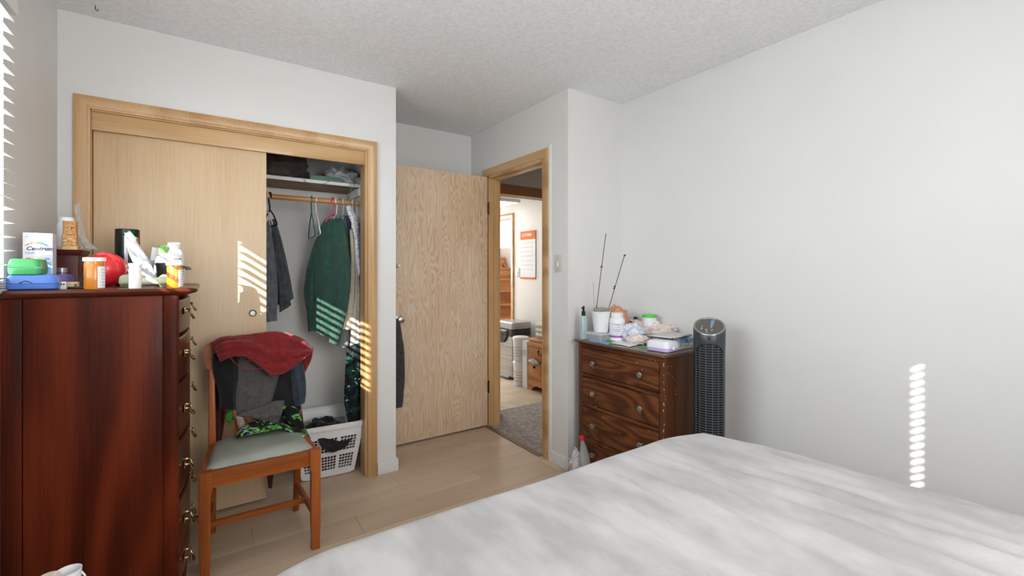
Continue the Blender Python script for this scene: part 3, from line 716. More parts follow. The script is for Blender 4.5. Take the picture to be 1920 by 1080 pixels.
# green sweater, turned half towards the room
ys = lambda u, v: 3.27-(u-570)/90*0.30
ys2 = lambda u, v: ys(u, v)-0.025
ys3 = lambda u, v: ys(u, v)+0.02
N2 = (-0.55, -0.83, 0)
garment('sweater', 'dark green sweatshirt on a pink hanger in the closet', 'sweater', M_green,
    [(pl(ys,[(611,411),(598,432),(590,490),(590,560),(584,616)]), pl(ys,[(640,409),(650,436),(655,500),(650,580),(638,640)]), dict(thick=0.035, amp=0.013, freq=2.5, seed=1, nrm=N2)),
     (pl(ys3,[(604,420),(582,480),(570,545),(576,590),(578,622)]), pl(ys3,[(614,430),(598,490),(592,550),(592,618)]), dict(thick=0.03, amp=0.008, freq=2, seed=4, nrm=N2)),
     (pl(ys2,[(636,425),(636,500),(628,580),(617,640)]), pl(ys2,[(646,418),(658,515),(650,585),(633,646)]), dict(thick=0.028, amp=0.006, freq=2, seed=6, nrm=N2))],
    part_names=['torso', 'sleeve', 'sleeve'])
bnd = B(); bnd.tube([p+Vector((-0.012,-0.02,0)) for p in pl(ys, [(612,412),(616,418),(624,421),(633,419),(639,411)])], 0.005, 6)
bnd.build('collar', fab('green_rib', (30,60,50)), bpy.data.objects['sweater'])
N3 = (-0.8, -0.6, 0)
garment('shirt', 'grey shirt hanging just behind the green sweatshirt', 'shirt', M_greyc,
    [(pl(3.12,[(636,405),(648,440),(654,490),(656,540),(650,600),(642,628)]), pl(3.10,[(645,403),(655,430),(660,480),(662,540),(660,600),(656,640)]), dict(thick=0.014, amp=0.004, freq=2, seed=2, nrm=N3))], 'shirts hanging in the closet')
garment('shirt', 'navy shirt hanging between the grey shirt and cream trousers', 'shirt', M_navy,
    [(pl(3.08,[(645,404),(654,430),(660,480),(661,540),(658,580)]), pl(3.07,[(652,404),(661,430),(665,480),(665,530),(661,580)]), dict(thick=0.012, amp=0.004, freq=2, seed=3, nrm=N3))], 'shirts hanging in the closet')
garment('trousers', 'cream trousers hanging low beside the green sweatshirt hem', 'trousers', M_cream,
    [(pl(3.04,[(656,430),(658,500),(650,560),(640,616)]), pl(3.04,[(664,430),(669,500),(667,560),(665,618)]), dict(thick=0.025, amp=0.008, freq=2, seed=1, nrm=N2)),
     (pl(3.02,[(664,440),(667,520),(662,590),(655,655)]), pl(3.02,[(668,440),(675,520),(678,590),(679,655)]), dict(thick=0.024, amp=0.008, freq=2, seed=5, nrm=N2))], part='trouser_leg')
garment('shirt', 'white shirt with small red and navy print, right of the navy shirt', 'shirt', M_floral,
    [(pl(3.00,[(648,388),(656,410),(664,440),(668,480),(672,518)]), pl(3.00,[(656,384),(668,405),(674,435),(679,480),(683,520)]), dict(thick=0.022, amp=0.005, freq=2, seed=7, nrm=N2))], 'shirts hanging in the closet')
garment('shirt', 'navy dotted shirt hanging against the right closet jamb', 'shirt', M_dots,
    [(pl(2.985,[(672,420),(674,480),(676,560),(677,650)]), pl(2.985,[(682,415),(686,480),(686,560),(684,655)]), dict(thick=0.02, amp=0.005, freq=2, seed=9, nrm=N2))], 'shirts hanging in the closet')
garment('shirt', 'dark shirt with green leaf print hanging lowest, above the basket', 'shirt', M_hawaii,
    [(pl(2.99,[(650,650),(647,700),(645,750),(652,788)]), pl(2.97,[(682,640),(685,690),(686,750),(684,800)]), dict(thick=0.03, amp=0.012, freq=2.5, seed=2, nrm=N2))], 'shirts hanging in the closet')
garment('shirt', 'grey knit garment hem peeking below the green sweatshirt', 'shirt', fab('mid_grey', (120,124,128)),
    [(pl(3.10,[(634,610),(632,630),(630,648)]), pl(3.08,[(655,612),(655,635),(652,652)]), dict(thick=0.02, amp=0.006, freq=2, seed=2, nrm=N2))], 'shirts hanging in the closet')

# shelf load
def blob(name, label, cat, m, c, r, seed=0, amp=0.28, freq=2.6, floor=None, rz=0, group=None, parent=None, n=48, mm=30):
    b = B(); crumple(b, None, None, seed, amp, freq, n, mm)
    b.bm.transform(Matrix.Diagonal((*r, 1))); b.bm.transform(Matrix.Rotation(rz, 4, 'Z'))
    c = Vector(c)
    if floor is not None:
        for v in b.bm.verts: v.co.z = max(v.co.z, floor-c.z)
    if parent is not None:
        b.bm.transform(Matrix.Translation(c)); return b.build(name, m, parent, sharp=180)
    zmin = min(v.co.z for v in b.bm.verts); b.bm.transform(Matrix.Translation((0,0,-zmin)))
    o = b.build(name, m, sharp=180); o.location = c+Vector((0,0,zmin))
    if label: tag(o, label, cat, group)
    return o
SZ = 1.8655
blob('jacket', 'crumpled dark brown jacket at the left end of the closet shelf', 'jacket', fab('brown_nylon', (66,56,50), (86,76,68), 20, 0.7), P(528, 312, Y=3.32)+Vector((-0.02,0,0)), (0.155, 0.12, 0.115), 3, 0.5, 2.0, SZ)
cap = thing('cap', 'khaki cap with black strap on the closet shelf', 'hat', P(600, 330, Y=3.33))
cap.location.z = SZ; cc = Vector(cap.location)
B().lathe([(0.062,0.0),(0.062,0.02),(0.056,0.045),(0.04,0.066),(0.02,0.077),(0.002,0.08)], cc, 24).build('crown', fab('khaki', (104,92,66)), cap)
B().grid(10, 8, lambda u, v: cc+Vector((-0.06+0.12*u, -0.045-0.065*v*(1-(2*u-1)**2*0.6), 0.012-0.02*(2*u-1)**2*v+0.01*v))).build('brim', fab('khaki_dark', (78,68,52)), cap, sol=0.004)
B().tube([cc+Vector(p) for p in ((0.03,-0.055,0.03),(0.06,-0.05,0.055),(0.09,-0.04,0.05),(0.11,-0.03,0.02),(0.115,-0.02,0.006))], 0.007, 8).build('strap', M_black, cap)
B().lathe([(0.016,0),(0.016,0.006),(0.012,0.009),(0.002,0.01)], cc+Vector((-0.01,-0.068,0.035)), 16, ax=(0,-1,0.3)).build('eyelet_badge', mat('badge_grey', (120,130,140), 0.4, metal=0.5), cap)
gb = thing('folder_box', 'flat green folder box on the front of the closet shelf', 'box', P(610, 338, Y=3.20)); gb.location.z = SZ; g0 = Vector(gb.location)
B().obox(g0+Vector((0,0,0.014)), (0.20,0.10,0.026), Matrix.Rotation(radians(-3),3,'Z'), 0.003).build('body', mat('green_board', (86,124,104), 0.5), gb)
B().obox(g0+Vector((0,-0.001,0.028)), (0.204,0.102,0.003), Matrix.Rotation(radians(-3),3,'Z'), 0.001).build('lid', mat('green_board2', (108,146,124), 0.5), gb)
tag(B().tube([P(u, v, Y=3.125) for u, v in ((569,336),(573,341),(585,345),(600,346),(612,343),(620,338),(628,332))], 0.0016, 6).build('cable_loop', mat('grey_cable', (120,120,120), 0.5)), 'thin grey cord looped over the shelf edge', 'cord')
bag = thing('drawstring_bag', 'crumpled pale grey drawstring bag at the right end of the closet shelf', 'bag', P(645, 340, Y=3.22)); bag.location.z = SZ; b0 = Vector(bag.location)
M_gbag = fab('grey_bag', (150,150,152), (180,180,182), 30)
blob('pouch', None, None, M_gbag, b0+Vector((0,0.02,0.045)), (0.105,0.075,0.06), 8, 0.5, 3.2, SZ, parent=bag)
b = B()
for q in range(9):
    a = 2*pi*q/9; b.tube([b0+Vector((0.03,-0.05,0.055)), b0+Vector((0.03+0.022*cos(a),-0.062,0.055+0.022*sin(a)))], [0.004,0.009], 6)
b.build('gathered_neck', M_gbag, bag)
M_cordm = mat('cord_grey', (150,148,144), 0.8)
B().tube([P(u, v, Y=3.10) for u, v in ((654,334),(657,342),(658,370),(657,400),(659,412))], 0.0018, 6).build('drawcord', M_cordm, bag)
B().tube([P(u, v, Y=3.09) for u, v in ((656,334),(663,345),(668,368),(669,388))], 0.0018, 6).build('drawcord', M_cordm, bag)

# ============================================================ LAUNDRY BASKET
lb = thing('laundry_basket', 'white plastic laundry basket with square grid holes on closet floor', 'basket', (0.645, 3.10, 0), radians(-4))
hb, ht, hz = (0.150, 0.165), (0.200, 0.215), 0.335
b = B()
def side(c0, c1, t0, t1):
    # c bottom corners, t top corners; grid with hole groups
    xs = [0, 0.05]; kx = [0]; groups = 3
    cols = []
    def add(x, hole): cols.append((xs[-1], x, hole)); xs.append(x)
    xs = [0]
    add(0.07, 0)
    gw = (1-0.14-0.05*(groups-1))/groups
    for g in range(groups):
        x = xs[-1]; n = 5; hw_ = gw/n
        for k in range(n): add(x+hw_*k+hw_*0.80, 1); add(x+hw_*(k+1), 0)
        if g < groups-1: add(xs[-1]+0.05, 0)
    add(1.0, 0)
    zs_ = [(0, 0.12, 0)]; z_ = 0.12
    for blk in range(2):
        n = 5; hh = 0.30/n
        for k in range(n): zs_.append((z_, z_+hh*0.80, 1)); zs_.append((z_+hh*0.80, z_+hh, 0)); z_ += hh
        if blk == 0: zs_.append((z_, z_+0.08, 0)); z_ += 0.08
    zs_.append((z_, 1, 0))
    def q(u, v): return (c0.lerp(c1, u)).lerp(t0.lerp(t1, u), v)
    for a0, a1, h1 in cols:
        for v0, v1, h2 in zs_:
            if h1 and h2: continue
            b.bm.faces.new([b.bm.verts.new(q(*p)) for p in ((a0,v0),(a1,v0),(a1,v1),(a0,v1))])
cb = [Vector((sx*hb[0], sy*hb[1], 0.012)) for sx, sy in ((-1,-1),(1,-1),(1,1),(-1,1))]
cts = [Vector((sx*ht[0], sy*ht[1], hz-0.02)) for sx, sy in ((-1,-1),(1,-1),(1,1),(-1,1))]
for i in range(4): side(cb[i], cb[(i+1)%4], cts[i], cts[(i+1)%4])
bmesh.ops.remove_doubles(b.bm, verts=b.bm.verts, dist=0.0003)
b.build('basket_wall', M_wp, lb, world=False, smooth=False, sol=0.003)
def ring_loft(secs): return B().loft(secs, 6)
b = B()
for h0, z0 in ((0, 0),):
    o_ = [(0.0,0.0),(0.0,0.0)]
b.loft([(0.0,0,0,hb[0]-0.01,hb[1]-0.01,0.03),(0.006,0,0,hb[0]+0.002,hb[1]+0.002,0.035),(0.014,0,0,hb[0]+0.003,hb[1]+0.003,0.035)], 6)
b.build('base', M_wp, lb, world=False)
b = B()
rs = []
for (e, z) in ((0.0,hz-0.03),(0.012,hz-0.03),(0.016,hz-0.02),(0.016,hz-0.006),(0.008,hz),(0.0,hz)):
    ring = []; hx_, hy_, r_ = ht[0]+e, ht[1]+e, 0.045
    for qx, qy, a0 in ((1,1,0),(-1,1,pi/2),(-1,-1,pi),(1,-1,1.5*pi)):
        for k in range(7):
            a = a0+pi/2*k/6; ring.append(Vector((qx*(hx_-r_)+r_*cos(a), qy*(hy_-r_)+r_*sin(a), z)))
    rs.append(ring)
rs.append(rs[0]); b.rings(rs, False, False); bmesh.ops.remove_doubles(b.bm, verts=b.bm.verts, dist=0.0001)
b.build('rim', M_wp, lb, world=False)
M_blk = fab('black_cotton', (16,16,18), (26,26,30), 30); M_mar = fab('maroon_cotton', (84,18,34), (108,28,46), 30)
blob('laundry', 'dark red and black clothes lying in the bottom of the basket', 'clothes', M_mar, (0.645, 3.10, 0.075), (0.125,0.135,0.06), 5, 0.3, 2.5, 0.016)
blob('laundry', 'black clothes heaped inside the laundry basket', 'clothes', M_blk, (0.645, 3.11, 0.20), (0.135,0.15,0.105), 9, 0.4, 2.5, 0.08)
garment('black_shirt', 'black garment slung over the front rim of the laundry basket', 'clothes', M_blk,
    [(pl(lambda u, v: 2.865 if v > 822 else 2.91,[(594,822),(602,836),(620,848),(635,845),(650,835),(662,816)]), pl(2.95,[(588,816),(600,808),(618,805),(632,814),(645,816),(661,813)]), dict(thick=0.025, amp=0.008, freq=2, seed=4))])
blob('cloth_roll', 'dark grey rolled cloth on top of the basket load', 'clothes', fab('charcoal_knit', (44,46,50)), P(612, 815, Y=3.02), (0.085,0.05,0.035), 4, 0.35, 2.6)

# ============================================================ CLOTHES ON THE CHAIR
M_red = fab('red_knit', (112,18,20), (134,28,30), 40)
M_gsw = fab('grey_marl', (78,74,74), (98,94,93), 120)
top = [(397,642),(415,632),(450,628),(480,625),(515,621),(545,626),(568,635),(588,655)]
bot = [(411,677),(424,671),(440,666),(462,667),(488,686),(508,702),(530,700),(556,684),(582,664)]
garment('red_sweater', 'dark red knit sweater draped over the chair back', 'sweater', M_red,
    [(pl(2.600, top), pl(2.525, bot), dict(thick=0.022, amp=0.014, freq=2.6, wr=0.006, seed=3, nrm=(0,-1,0.35), nv=60, nu=30, fade=1)),
     ([p+Vector((0,0.0,-0.004)) for p in pl(2.64, top)], [p+Vector((0,0.10,0)) for p in pl(2.64, [(404,672),(430,668),(470,672),(515,685),(545,680),(565,672)])], dict(thick=0.012, amp=0.006, freq=1.6, seed=5, nrm=(0,-1,0.2), fade=1)),
     (pl(2.67,[(560,640),(564,664),(568,690)]), pl(2.67,[(588,652),(583,676),(571,700)]), dict(thick=0.014, amp=0.006, freq=1, seed=2))],
    part_names=['front', 'back', 'sleeve'])
rs_ = bpy.data.objects['red_sweater']
B().tube([p for p in pl(2.515,[(411,677),(424,671),(440,666),(462,667),(488,686),(508,702),(530,700),(556,684)])], 0.0055, 8).build('hem_band', fab('red_rib', (112,20,24)), rs_)
B().tube([crv(pl(2.50,[(431,668),(440,680),(455,690),(470,694),(486,692),(496,690)]), t/14) for t in range(15)], 0.0022, 6).build('neck_loop', fab('red_rib', (112,20,24)), rs_)
garment('black_trousers', 'black trousers hanging at the left of the chair back', 'trousers', M_blk,
    [(pl(2.61,[(399,664),(400,700),(409,735),(411,765)]), pl(2.60,[(446,660),(448,700),(444,740),(444,768)]), dict(thick=0.018, amp=0.010, freq=2, seed=3))])
gs = garment('sweatpants', 'grey marl sweatpants hanging over the chair back under the red sweater', 'trousers', M_gsw,
    [(pl(2.60,[(449,664),(444,700),(441,745),(441,782)]), pl(2.60,[(553,672),(546,710),(534,750),(528,776)]), dict(thick=0.014, amp=0.008, freq=2.5, seed=4, nv=44)),
     (pl(2.55,[(441,781),(460,772),(490,763),(515,752),(533,751)]), pl(2.56,[(446,778),(470,782),(485,788),(505,790),(522,790)]), dict(thick=0.022, amp=0.006, freq=1.5, seed=7)),
     (pl(2.57,[(478,770),(482,778),(490,786)]), pl(2.565,[(530,752),(528,772),(522,791)]), dict(thick=0.024, amp=0.005, freq=5, seed=1))],
    part_names=['trouser_leg', 'trouser_leg', 'waistband'])
B().obox(P(469.5, 674, Y=2.56)+Vector((0,-0.006,0)), (0.017,0.002,0.016), Matrix.Rotation(0.1,3,'Y')).build('neck_label', mat('red_tag', (214,60,48), 0.7), gs, smooth=False)
garment('denim_jeans', 'dark blue jeans hanging at the right end of the chair back', 'trousers', fab('dark_denim', (36,44,58), (58,66,80), 30),
    [(pl(2.565,[(545,672),(546,710),(548,740),(553,762)]), pl(2.565,[(564,668),(572,700),(574,738),(572,755)]), dict(thick=0.02, amp=0.010, freq=1.5, seed=6))])
garment('maroon_robe', 'maroon robe hanging behind the chair back down to the floor', 'robe', fab('maroon_terry', (66,16,18), (82,24,24), 80),
    [(pl(2.72,[(398,680),(400,740),(402,800),(404,840)]), pl(2.73,[(424,680),(424,740),(420,800),(414,835)]), dict(thick=0.016, amp=0.008, freq=1.5, seed=6)),
     (pl(2.735,[(501,700),(500,800),(500,880),(503,915)]), pl(2.735,[(514,700),(514,800),(513,880),(510,915)]), dict(thick=0.006, amp=0.001, freq=1, seed=1))], part_names=['robe_body', 'belt'])
garment('printed_shirt', 'black shirt with lime green leaf print lying across the chair seat', 'shirt', M_lime,
    [(pl(2.50,[(444,812),(462,796),(485,790),(510,792),(530,795),(556,802)]), pl(2.42,[(443,821),(462,817),(485,812),(510,807),(535,806),(582,829)]), dict(thick=0.013, amp=0.005, freq=2, seed=2, nrm=(0,-0.6,0.8), fade=1)),
     (pl(2.56,[(528,762),(530,775),(534,790),(556,810),(566,822)]), pl(2.55,[(545,760),(560,768),(566,785),(574,805),(583,824)]), dict(thick=0.018, amp=0.008, freq=2, seed=5))], part_names=['shirt_body', 'sleeve'])
garment('black_vest', 'black vest wedged between the chair seat and back', 'clothes', M_blk,
    [(pl(2.58,[(530,676),(520,720),(500,770),(452,810)]), pl(2.58,[(558,684),(560,730),(567,775),(570,800)]), dict(thick=0.012, amp=0.006, freq=2, seed=5))])
blob('green_sock', 'bright green sock poking out behind the chair back', 'sock', fab('lime_knit', (44,112,36), (70,150,50)), P(431, 782, Y=2.62), (0.016,0.02,0.026), 2, 0.4)
garment('pink_cloth', 'small pinkish grey cloth hanging under the grey sweatpants', 'cloth', fab('pink_grey', (150,128,122), (178,156,148)),
    [(pl(2.535,[(442,780),(445,795),(449,806)]), pl(2.535,[(455,782),(460,795),(463,803)]), dict(thick=0.01, amp=0.004, freq=2, seed=5))])

# ============================================================ THINGS ON THE TALL CHEST
TZ = 1.2105
def put(u1, u2, Y): 
    u = (u1+u2)/2; p = P(u, 500, Y=Y); return Vector((p.x, Y, TZ)), rad(u1, u2, Y)
def zt(u, v, Y): return P(u, v, Y=Y).z
def pill_bottle(name, label, u1, u2, vt, Y, glassm, lab=True, side=1, lz=0.30):
    c, r = put(u1, u2, Y); h = zt((u1+u2)/2, vt, Y)-TZ
    o = thing(name, label, 'bottle', c)
    B().lathe([(r*0.88,0),(r*0.92,0.003),(r*0.92,h*0.80),(r*0.86,h*0.83),(r*0.86,h*0.85)], c, 28).build('body', glassm, o)
    B().lathe([(r*1.0,0),(r*1.02,0.002),(r*1.02,h*0.10),(r*0.98,h*0.12),(0.001,h*0.122)], c+Vector((0,0,h*0.88)), 32).build('cap', M_wp, o)
    B().lathe([(r*0.9,0),(r*0.9,h*0.08)], c+Vector((0,0,h*0.80)), 28).build('neck', glassm, o)
    if lab:
        a0 = radians(-90)-side*radians(-5); span = radians(150)
        b = B()
        def g(u, v):
            a = a0+(span*u)*side+(radians(20) if side > 0 else radians(-20)); return c+Vector((r*0.935*cos(a), r*0.935*sin(a), 0.004+(h*0.72-0.004)*v))
        b.grid(14, 1, g); l_ = b.build('label', M_paper, o)
        b = B()
        for q in range(6):
            zq = 0.012+(h*0.6)*q/6
            def g2(u, v): 
                a = a0+(span*(0.15+0.6*u*(1-0.2*(q%3))))*side+(radians(20) if side > 0 else radians(-20)); return c+Vector((r*0.945*cos(a), r*0.945*sin(a), zq+0.0012*v))
            b.grid(8, 1, g2)
        b.build('label_print', mat('grey_print', (130,132,140), 0.7), o)
    return o
M_amber = thin('amber_plastic', (224,140,40), 0.78, 0.2)
pill_bottle('pill_bottle', 'large amber pill bottle with white cap at the chest front edge', 155, 199, 483, 2.075, M_amber, True, 1)
pill_bottle('pill_bottle', 'amber pill bottle with white label at the chest right front corner', 311, 345, 492, 2.09, M_amber, True, 1)
pill_bottle('pill_bottle', 'small white pill bottle in front of the green dumbbell', 240, 267, 494, 2.06, M_wp, True, -1)
# cases
def case(name, label, cat, x0, x1, y0, y1, z0, h, m, latch=True):
    o = thing(name, label, cat, ((x0+x1)/2, (y0+y1)/2, z0)); cx_, cy_, a, c_ = (x0+x1)/2, (y0+y1)/2, (x1-x0)/2, (y1-y0)/2
    B().loft([(z0, cx_, cy_, a*0.88, c_*0.92, 0.010), (z0+h*0.10, cx_, cy_, a*0.97, c_*0.98, 0.014), (z0+h*0.42, cx_, cy_, a, c_, 0.016)]).build('case_bottom', m, o)
    B().loft([(z0+h*0.44, cx_, cy_, a, c_, 0.016), (z0+h*0.80, cx_, cy_, a*0.96, c_*0.97, 0.018), (z0+h*0.95, cx_, cy_, a*0.90, c_*0.93, 0.018), (z0+h, cx_, cy_, a*0.8, c_*0.86, 0.016)]).build('case_lid', m, o)
    if latch: 
        b = B(); pts = [Vector((cx_-a*0.45+a*0.5*t/10, y0-0.001, z0+h*0.44+h*0.16*max(sin(pi*t/10),0))) for t in range(11)]
        b.tube(pts, 0.0012, 5); b.build('thumb_groove', mat('groove_'+name, tuple(int(x*0.6) for x in (60,110,200)), 0.4), o)
    return o
M_blue = mat('blue_case_plastic', (82,124,206), 0.3, coat=0.2); M_gcase = mat('green_case_plastic', (76,176,104), 0.3, coat=0.2)
case('blue_case', 'blue plastic case lying on the chest under the green case', 'case', -0.512, -0.392, 2.035, 2.29, TZ, 0.050, M_blue)
case('green_case', 'small green plastic case stacked on the blue case', 'case', -0.508, -0.432, 2.04, 2.14, TZ+0.0505, 0.050, M_gcase, False)
# vitamin carton with its print
vb = thing('vitamin_carton', 'white vitamin carton with rainbow arc standing behind the green case', 'box', (-0.474, 2.225, TZ+0.0505))
bw, bh, bd = 0.073, 0.142, 0.05
vx0 = -0.510; vz = TZ+0.0507; vy = 2.205
B().box((vx0, vy, vz), (vx0+bw, vy+bd, vz+bh), 0.0006).build('carton', mat('carton_board', (200,200,203), 0.6), vb)
def vp(a, b_): return Vector((vx0+bw*a, vy-0.0012, vz+bh*b_))
M_txt = mat('dark_slate_ink', (34,44,72), 0.6); M_txt2 = mat('grey_ink', (110,118,130), 0.6)
text('Centrum', 0.0185, M_txt, vb, vp(0.10, 0.575), (1,0,0), (0,0,1), shear=0.22, bold=0.00035)
text('HOMMES', 0.0105, M_txt2, vb, vp(0.08, 0.485), (1,0,0), (0,0,1), shear=0.2)
rc = [(226,90,90), (236,150,140), (190,190,150), (120,190,110), (90,170,160), (90,130,210)]
for q in range(6):
    b = B(); n = 5; pts = []
    for k in range(n+1):
        a = (q+k/n)/6; pts.append((vp(0.06+0.80*a, 0.68+0.085*sin(pi*a)), 0.0010+0.0022*sin(pi*a)))
    rs = [[p+Vector((0,0,w_)), p-Vector((0,0,w_))] for p, w_ in pts]
    b.rings(rs, closed=False); b.build('arc_segment', mat('arc_%d' % q, rc[q], 0.6), vb, smooth=False)
for q, c_ in enumerate([(226,96,80), (222,196,160), (170,200,130), (110,150,214)]):
    B().box(vp(0.10+0.21*q, 0.345), vp(0.27+0.21*q, 0.395)+Vector((0,-0.0001,0))).build('printed_badge', mat('badge_%d' % q, c_, 0.6), vb, smooth=False)
B().box(vp(0.5, 0.02), vp(0.93, 0.30)+Vector((0,-0.0001,0))).build('printed_panel', mat('panel_blue', (110,160,220), 0.6), vb, smooth=False)
B().box(vp(0.0, 0.96), vp(0.0, 0.96)+Vector((0.0,0,0.0))) if False else None
B().prism([(0.6,0.15),(0.68,0.24),(0.8,0.22),(0.88,0.15),(0.8,0.08),(0.68,0.06)], lambda p, k: vp(*p)+Vector((0,-0.0002-0.0002*k,0))).build('printed_emblem', mat('emblem_blue', (44,100,176), 0.6), vb, smooth=False)
text('~', 0.012, M_txt, vb, vp(0.08, 0.88), (1,0,0), (0,0,1))
# wooden keepsake box
kb_c, _ = put(102, 150, 2.40); kx0, kx1 = P(100, 500, Y=2.34).x, P(147, 500, Y=2.34).x
kb = thing('keepsake_box', 'small maroon wooden box with moulded lid behind the cases', 'box', ((kx0+kx1)/2, 2.41, TZ)); kz = zt(125, 468, 2.34)
M_kb = wood('maroon_wood', (58,20,20), (92,36,34), (116,52,46), 'X', 6, 8, 0.35, 2)
B().loft([(TZ, (kx0+kx1)/2, 2.41, (kx1-kx0)/2+0.004, 0.072, 0.003), (TZ+0.01, (kx0+kx1)/2, 2.41, (kx1-kx0)/2, 0.068, 0.003), (kz-0.022, (kx0+kx1)/2, 2.41, (kx1-kx0)/2, 0.068, 0.003)]).build('body', M_kb, kb)
B().loft([(kz-0.021, (kx0+kx1)/2, 2.41, (kx1-kx0)/2+0.004, 0.070, 0.003), (kz-0.012, (kx0+kx1)/2, 2.41, (kx1-kx0)/2+0.009, 0.076, 0.004), (kz, (kx0+kx1)/2, 2.41, (kx1-kx0)/2+0.011, 0.078, 0.004)]).build('lid', M_kb, kb)
def jar(name, label, c, r, h, m, capm, cat='bottle', capr=0.8, caph=0.17, n=28, label_m=None, shoulder=0.12, lz=(0.12, 0.66), lspan=None):
    o = thing(name, label, cat, c); c = Vector(c)
    B().lathe([(r*0.9,0),(r,0.004),(r,h*(1-caph-shoulder)),(r*0.93,h*(1-caph-shoulder*0.5)),(r*capr*0.9,h*(1-caph)),(r*capr*0.9,h*(1-caph)+0.002)], c, n).build('body', m, o)
    B().lathe([(r*capr,0),(r*capr,h*caph*0.92),(r*capr*0.94,h*caph),(0.001,h*caph)], c+Vector((0,0,h*(1-caph))), n).build('cap', capm, o)
    if label_m:
        l0 = c+Vector((0,0,h*lz[0])); 
        B().lathe([(r*1.006,0),(r*1.006,h*(lz[1]-lz[0]))], l0, n, cap0=False, cap1=False).build('label', label_m, o)
    return o
c, r = put(105, 146, 2.43); c.z = kz+0.0005; c.y = 2.43
jar('supplement_bottle', 'white supplement bottle on the maroon box behind the carving', c, r*0.92, zt(124, 408, 2.43)-kz, M_wp, M_wp, capr=0.78, caph=0.12, label_m=M_paper)
# carved figure
fg_c = P(132, 468, Y=2.365); fg_c.z = kz+0.0005
fg = thing('wooden_carving', 'small carved pale wood totem figure standing on the maroon box', 'figurine', fg_c)
M_carve = wood('carved_wood', (170,110,60), (214,160,100), (232,190,136), 'Z', 12, 5, 0.5, 3)
fh = zt(132, 415, 2.365)-kz; fr_ = rad(118, 147, 2.365)*1.15
b = B()
b.loft([(0,0,0,fr_*0.98,fr_*0.8,0.008),(fh*0.13,0,0,fr_*0.98,fr_*0.8,0.008),(fh*0.135,0,0,fr_*0.7,fr_*0.6,0.006),(fh*0.3,0,0,fr_*0.75,fr_*0.6,0.006),(fh*0.97,0,0,fr_*0.8,fr_*0.55,0.005),(fh,0,0,fr_*0.8,fr_*0.5,0.004)])
b.build('core', M_carve, fg, world=False)
def lump(nm, x, z, rx_, rz_, y=-0.6, ry=0.35): B().ball((x*fr_, y*fr_, z*fh), (rx_*fr_, ry*fr_, rz_*fh), 14, 9).build(nm, M_carve, fg, world=False)
lump('foot', -0.45, 0.18, 0.38, 0.06); lump('foot', 0.45, 0.18, 0.38, 0.06); lump('knee', -0.5, 0.29, 0.36, 0.07); lump('knee', 0.5, 0.29, 0.36, 0.07)
lump('belly', 0, 0.36, 0.5, 0.09, -0.55); lump('arm', -0.68, 0.46, 0.2, 0.13, -0.4); lump('arm', 0.68, 0.46, 0.2, 0.13, -0.4)
lump('mouth', 0.05, 0.56, 0.5, 0.045, -0.7); lump('mouth', 0.05, 0.63, 0.46, 0.035, -0.65); lump('nose', 0.05, 0.72, 0.17, 0.08, -0.7)
lump('brow', -0.25, 0.80, 0.32, 0.035, -0.62); lump('brow', 0.4, 0.80, 0.32, 0.035, -0.62)
B().tube([Vector((0.62*fr_*cos(radians(a)), -0.56*fr_, fh*0.83+0.12*fh*sin(radians(a)))) for a in range(0, 181, 20)], 0.0025, 6).build('headband', M_carve, fg, world=False)
# clear wrapped bag
M_film = thin('clear_film', (236,238,240), 0.42, 0.18, bmp=60)
wbag = thing('plastic_bag', 'crinkled clear plastic wrap hanging behind the carving', 'bag', (P(158, 470, Y=2.52).x, 2.52, kz+0.001))
garm = B(); cloth(garm, pl(2.52,[(141,385),(143,410),(146,440),(150,466)]), pl(2.54,[(150,380),(155,410),(163,445),(186,468)]), thick=0.028, amp=0.010, freq=2.5, seed=4, wr=0.010)
garm.build('film', M_film, wbag, sharp=180)
# red ball
bc, _ = put(153, 243, 2.36); br = 0.068
tb = thing('exercise_ball', 'shiny red soft weight ball on the chest', 'ball', (bc.x, 2.36, TZ+0.0008))
M_ball = mat('red_vinyl', (222,44,52), 0.32, coat=0.3)
B().ball((bc.x, 2.36, TZ+br*0.985), (br, br, br*0.985), 40, 24).build('skin', M_ball, tb)
B().lathe([(0.006,0),(0.006,0.0015),(0.001,0.002)], (bc.x+0.004, 2.36-0.012, TZ+br*1.955), 12).build('valve', mat('valve_dark', (90,20,24), 0.5), tb)
# black canister
c, r = put(214, 264, 2.52); h = zt(239, 430, 2.52)-TZ
o = jar('canister', 'tall black canister with a silver stripe behind the red ball', c, r*0.96, h, M_black, M_black, 'canister', 0.985, 0.10, 36, shoulder=0.01)
def patch(nm, c, r, a0, a1, z0, z1, m, par):
    c = Vector(c)
    return B().grid(10, 1, lambda u, v: c+Vector((r*cos(a0+(a1-a0)*u), r*sin(a0+(a1-a0)*u), z0+(z1-z0)*v))).build(nm, m, par)
patch('silver_stripe', c, r*0.97, radians(-98), radians(-82), 0.01, h*0.88, mat('silver_print', (190,190,196), 0.3, metal=0.5), o)
patch('printed_square', c, r*0.972, radians(-52), radians(-40), h*0.72, h*0.86, M_paper, o)
patch('printed_square', c, r*0.972, radians(-38), radians(-24), h*0.72, h*0.86, mat('orange_print', (232,90,50), 0.5), o)
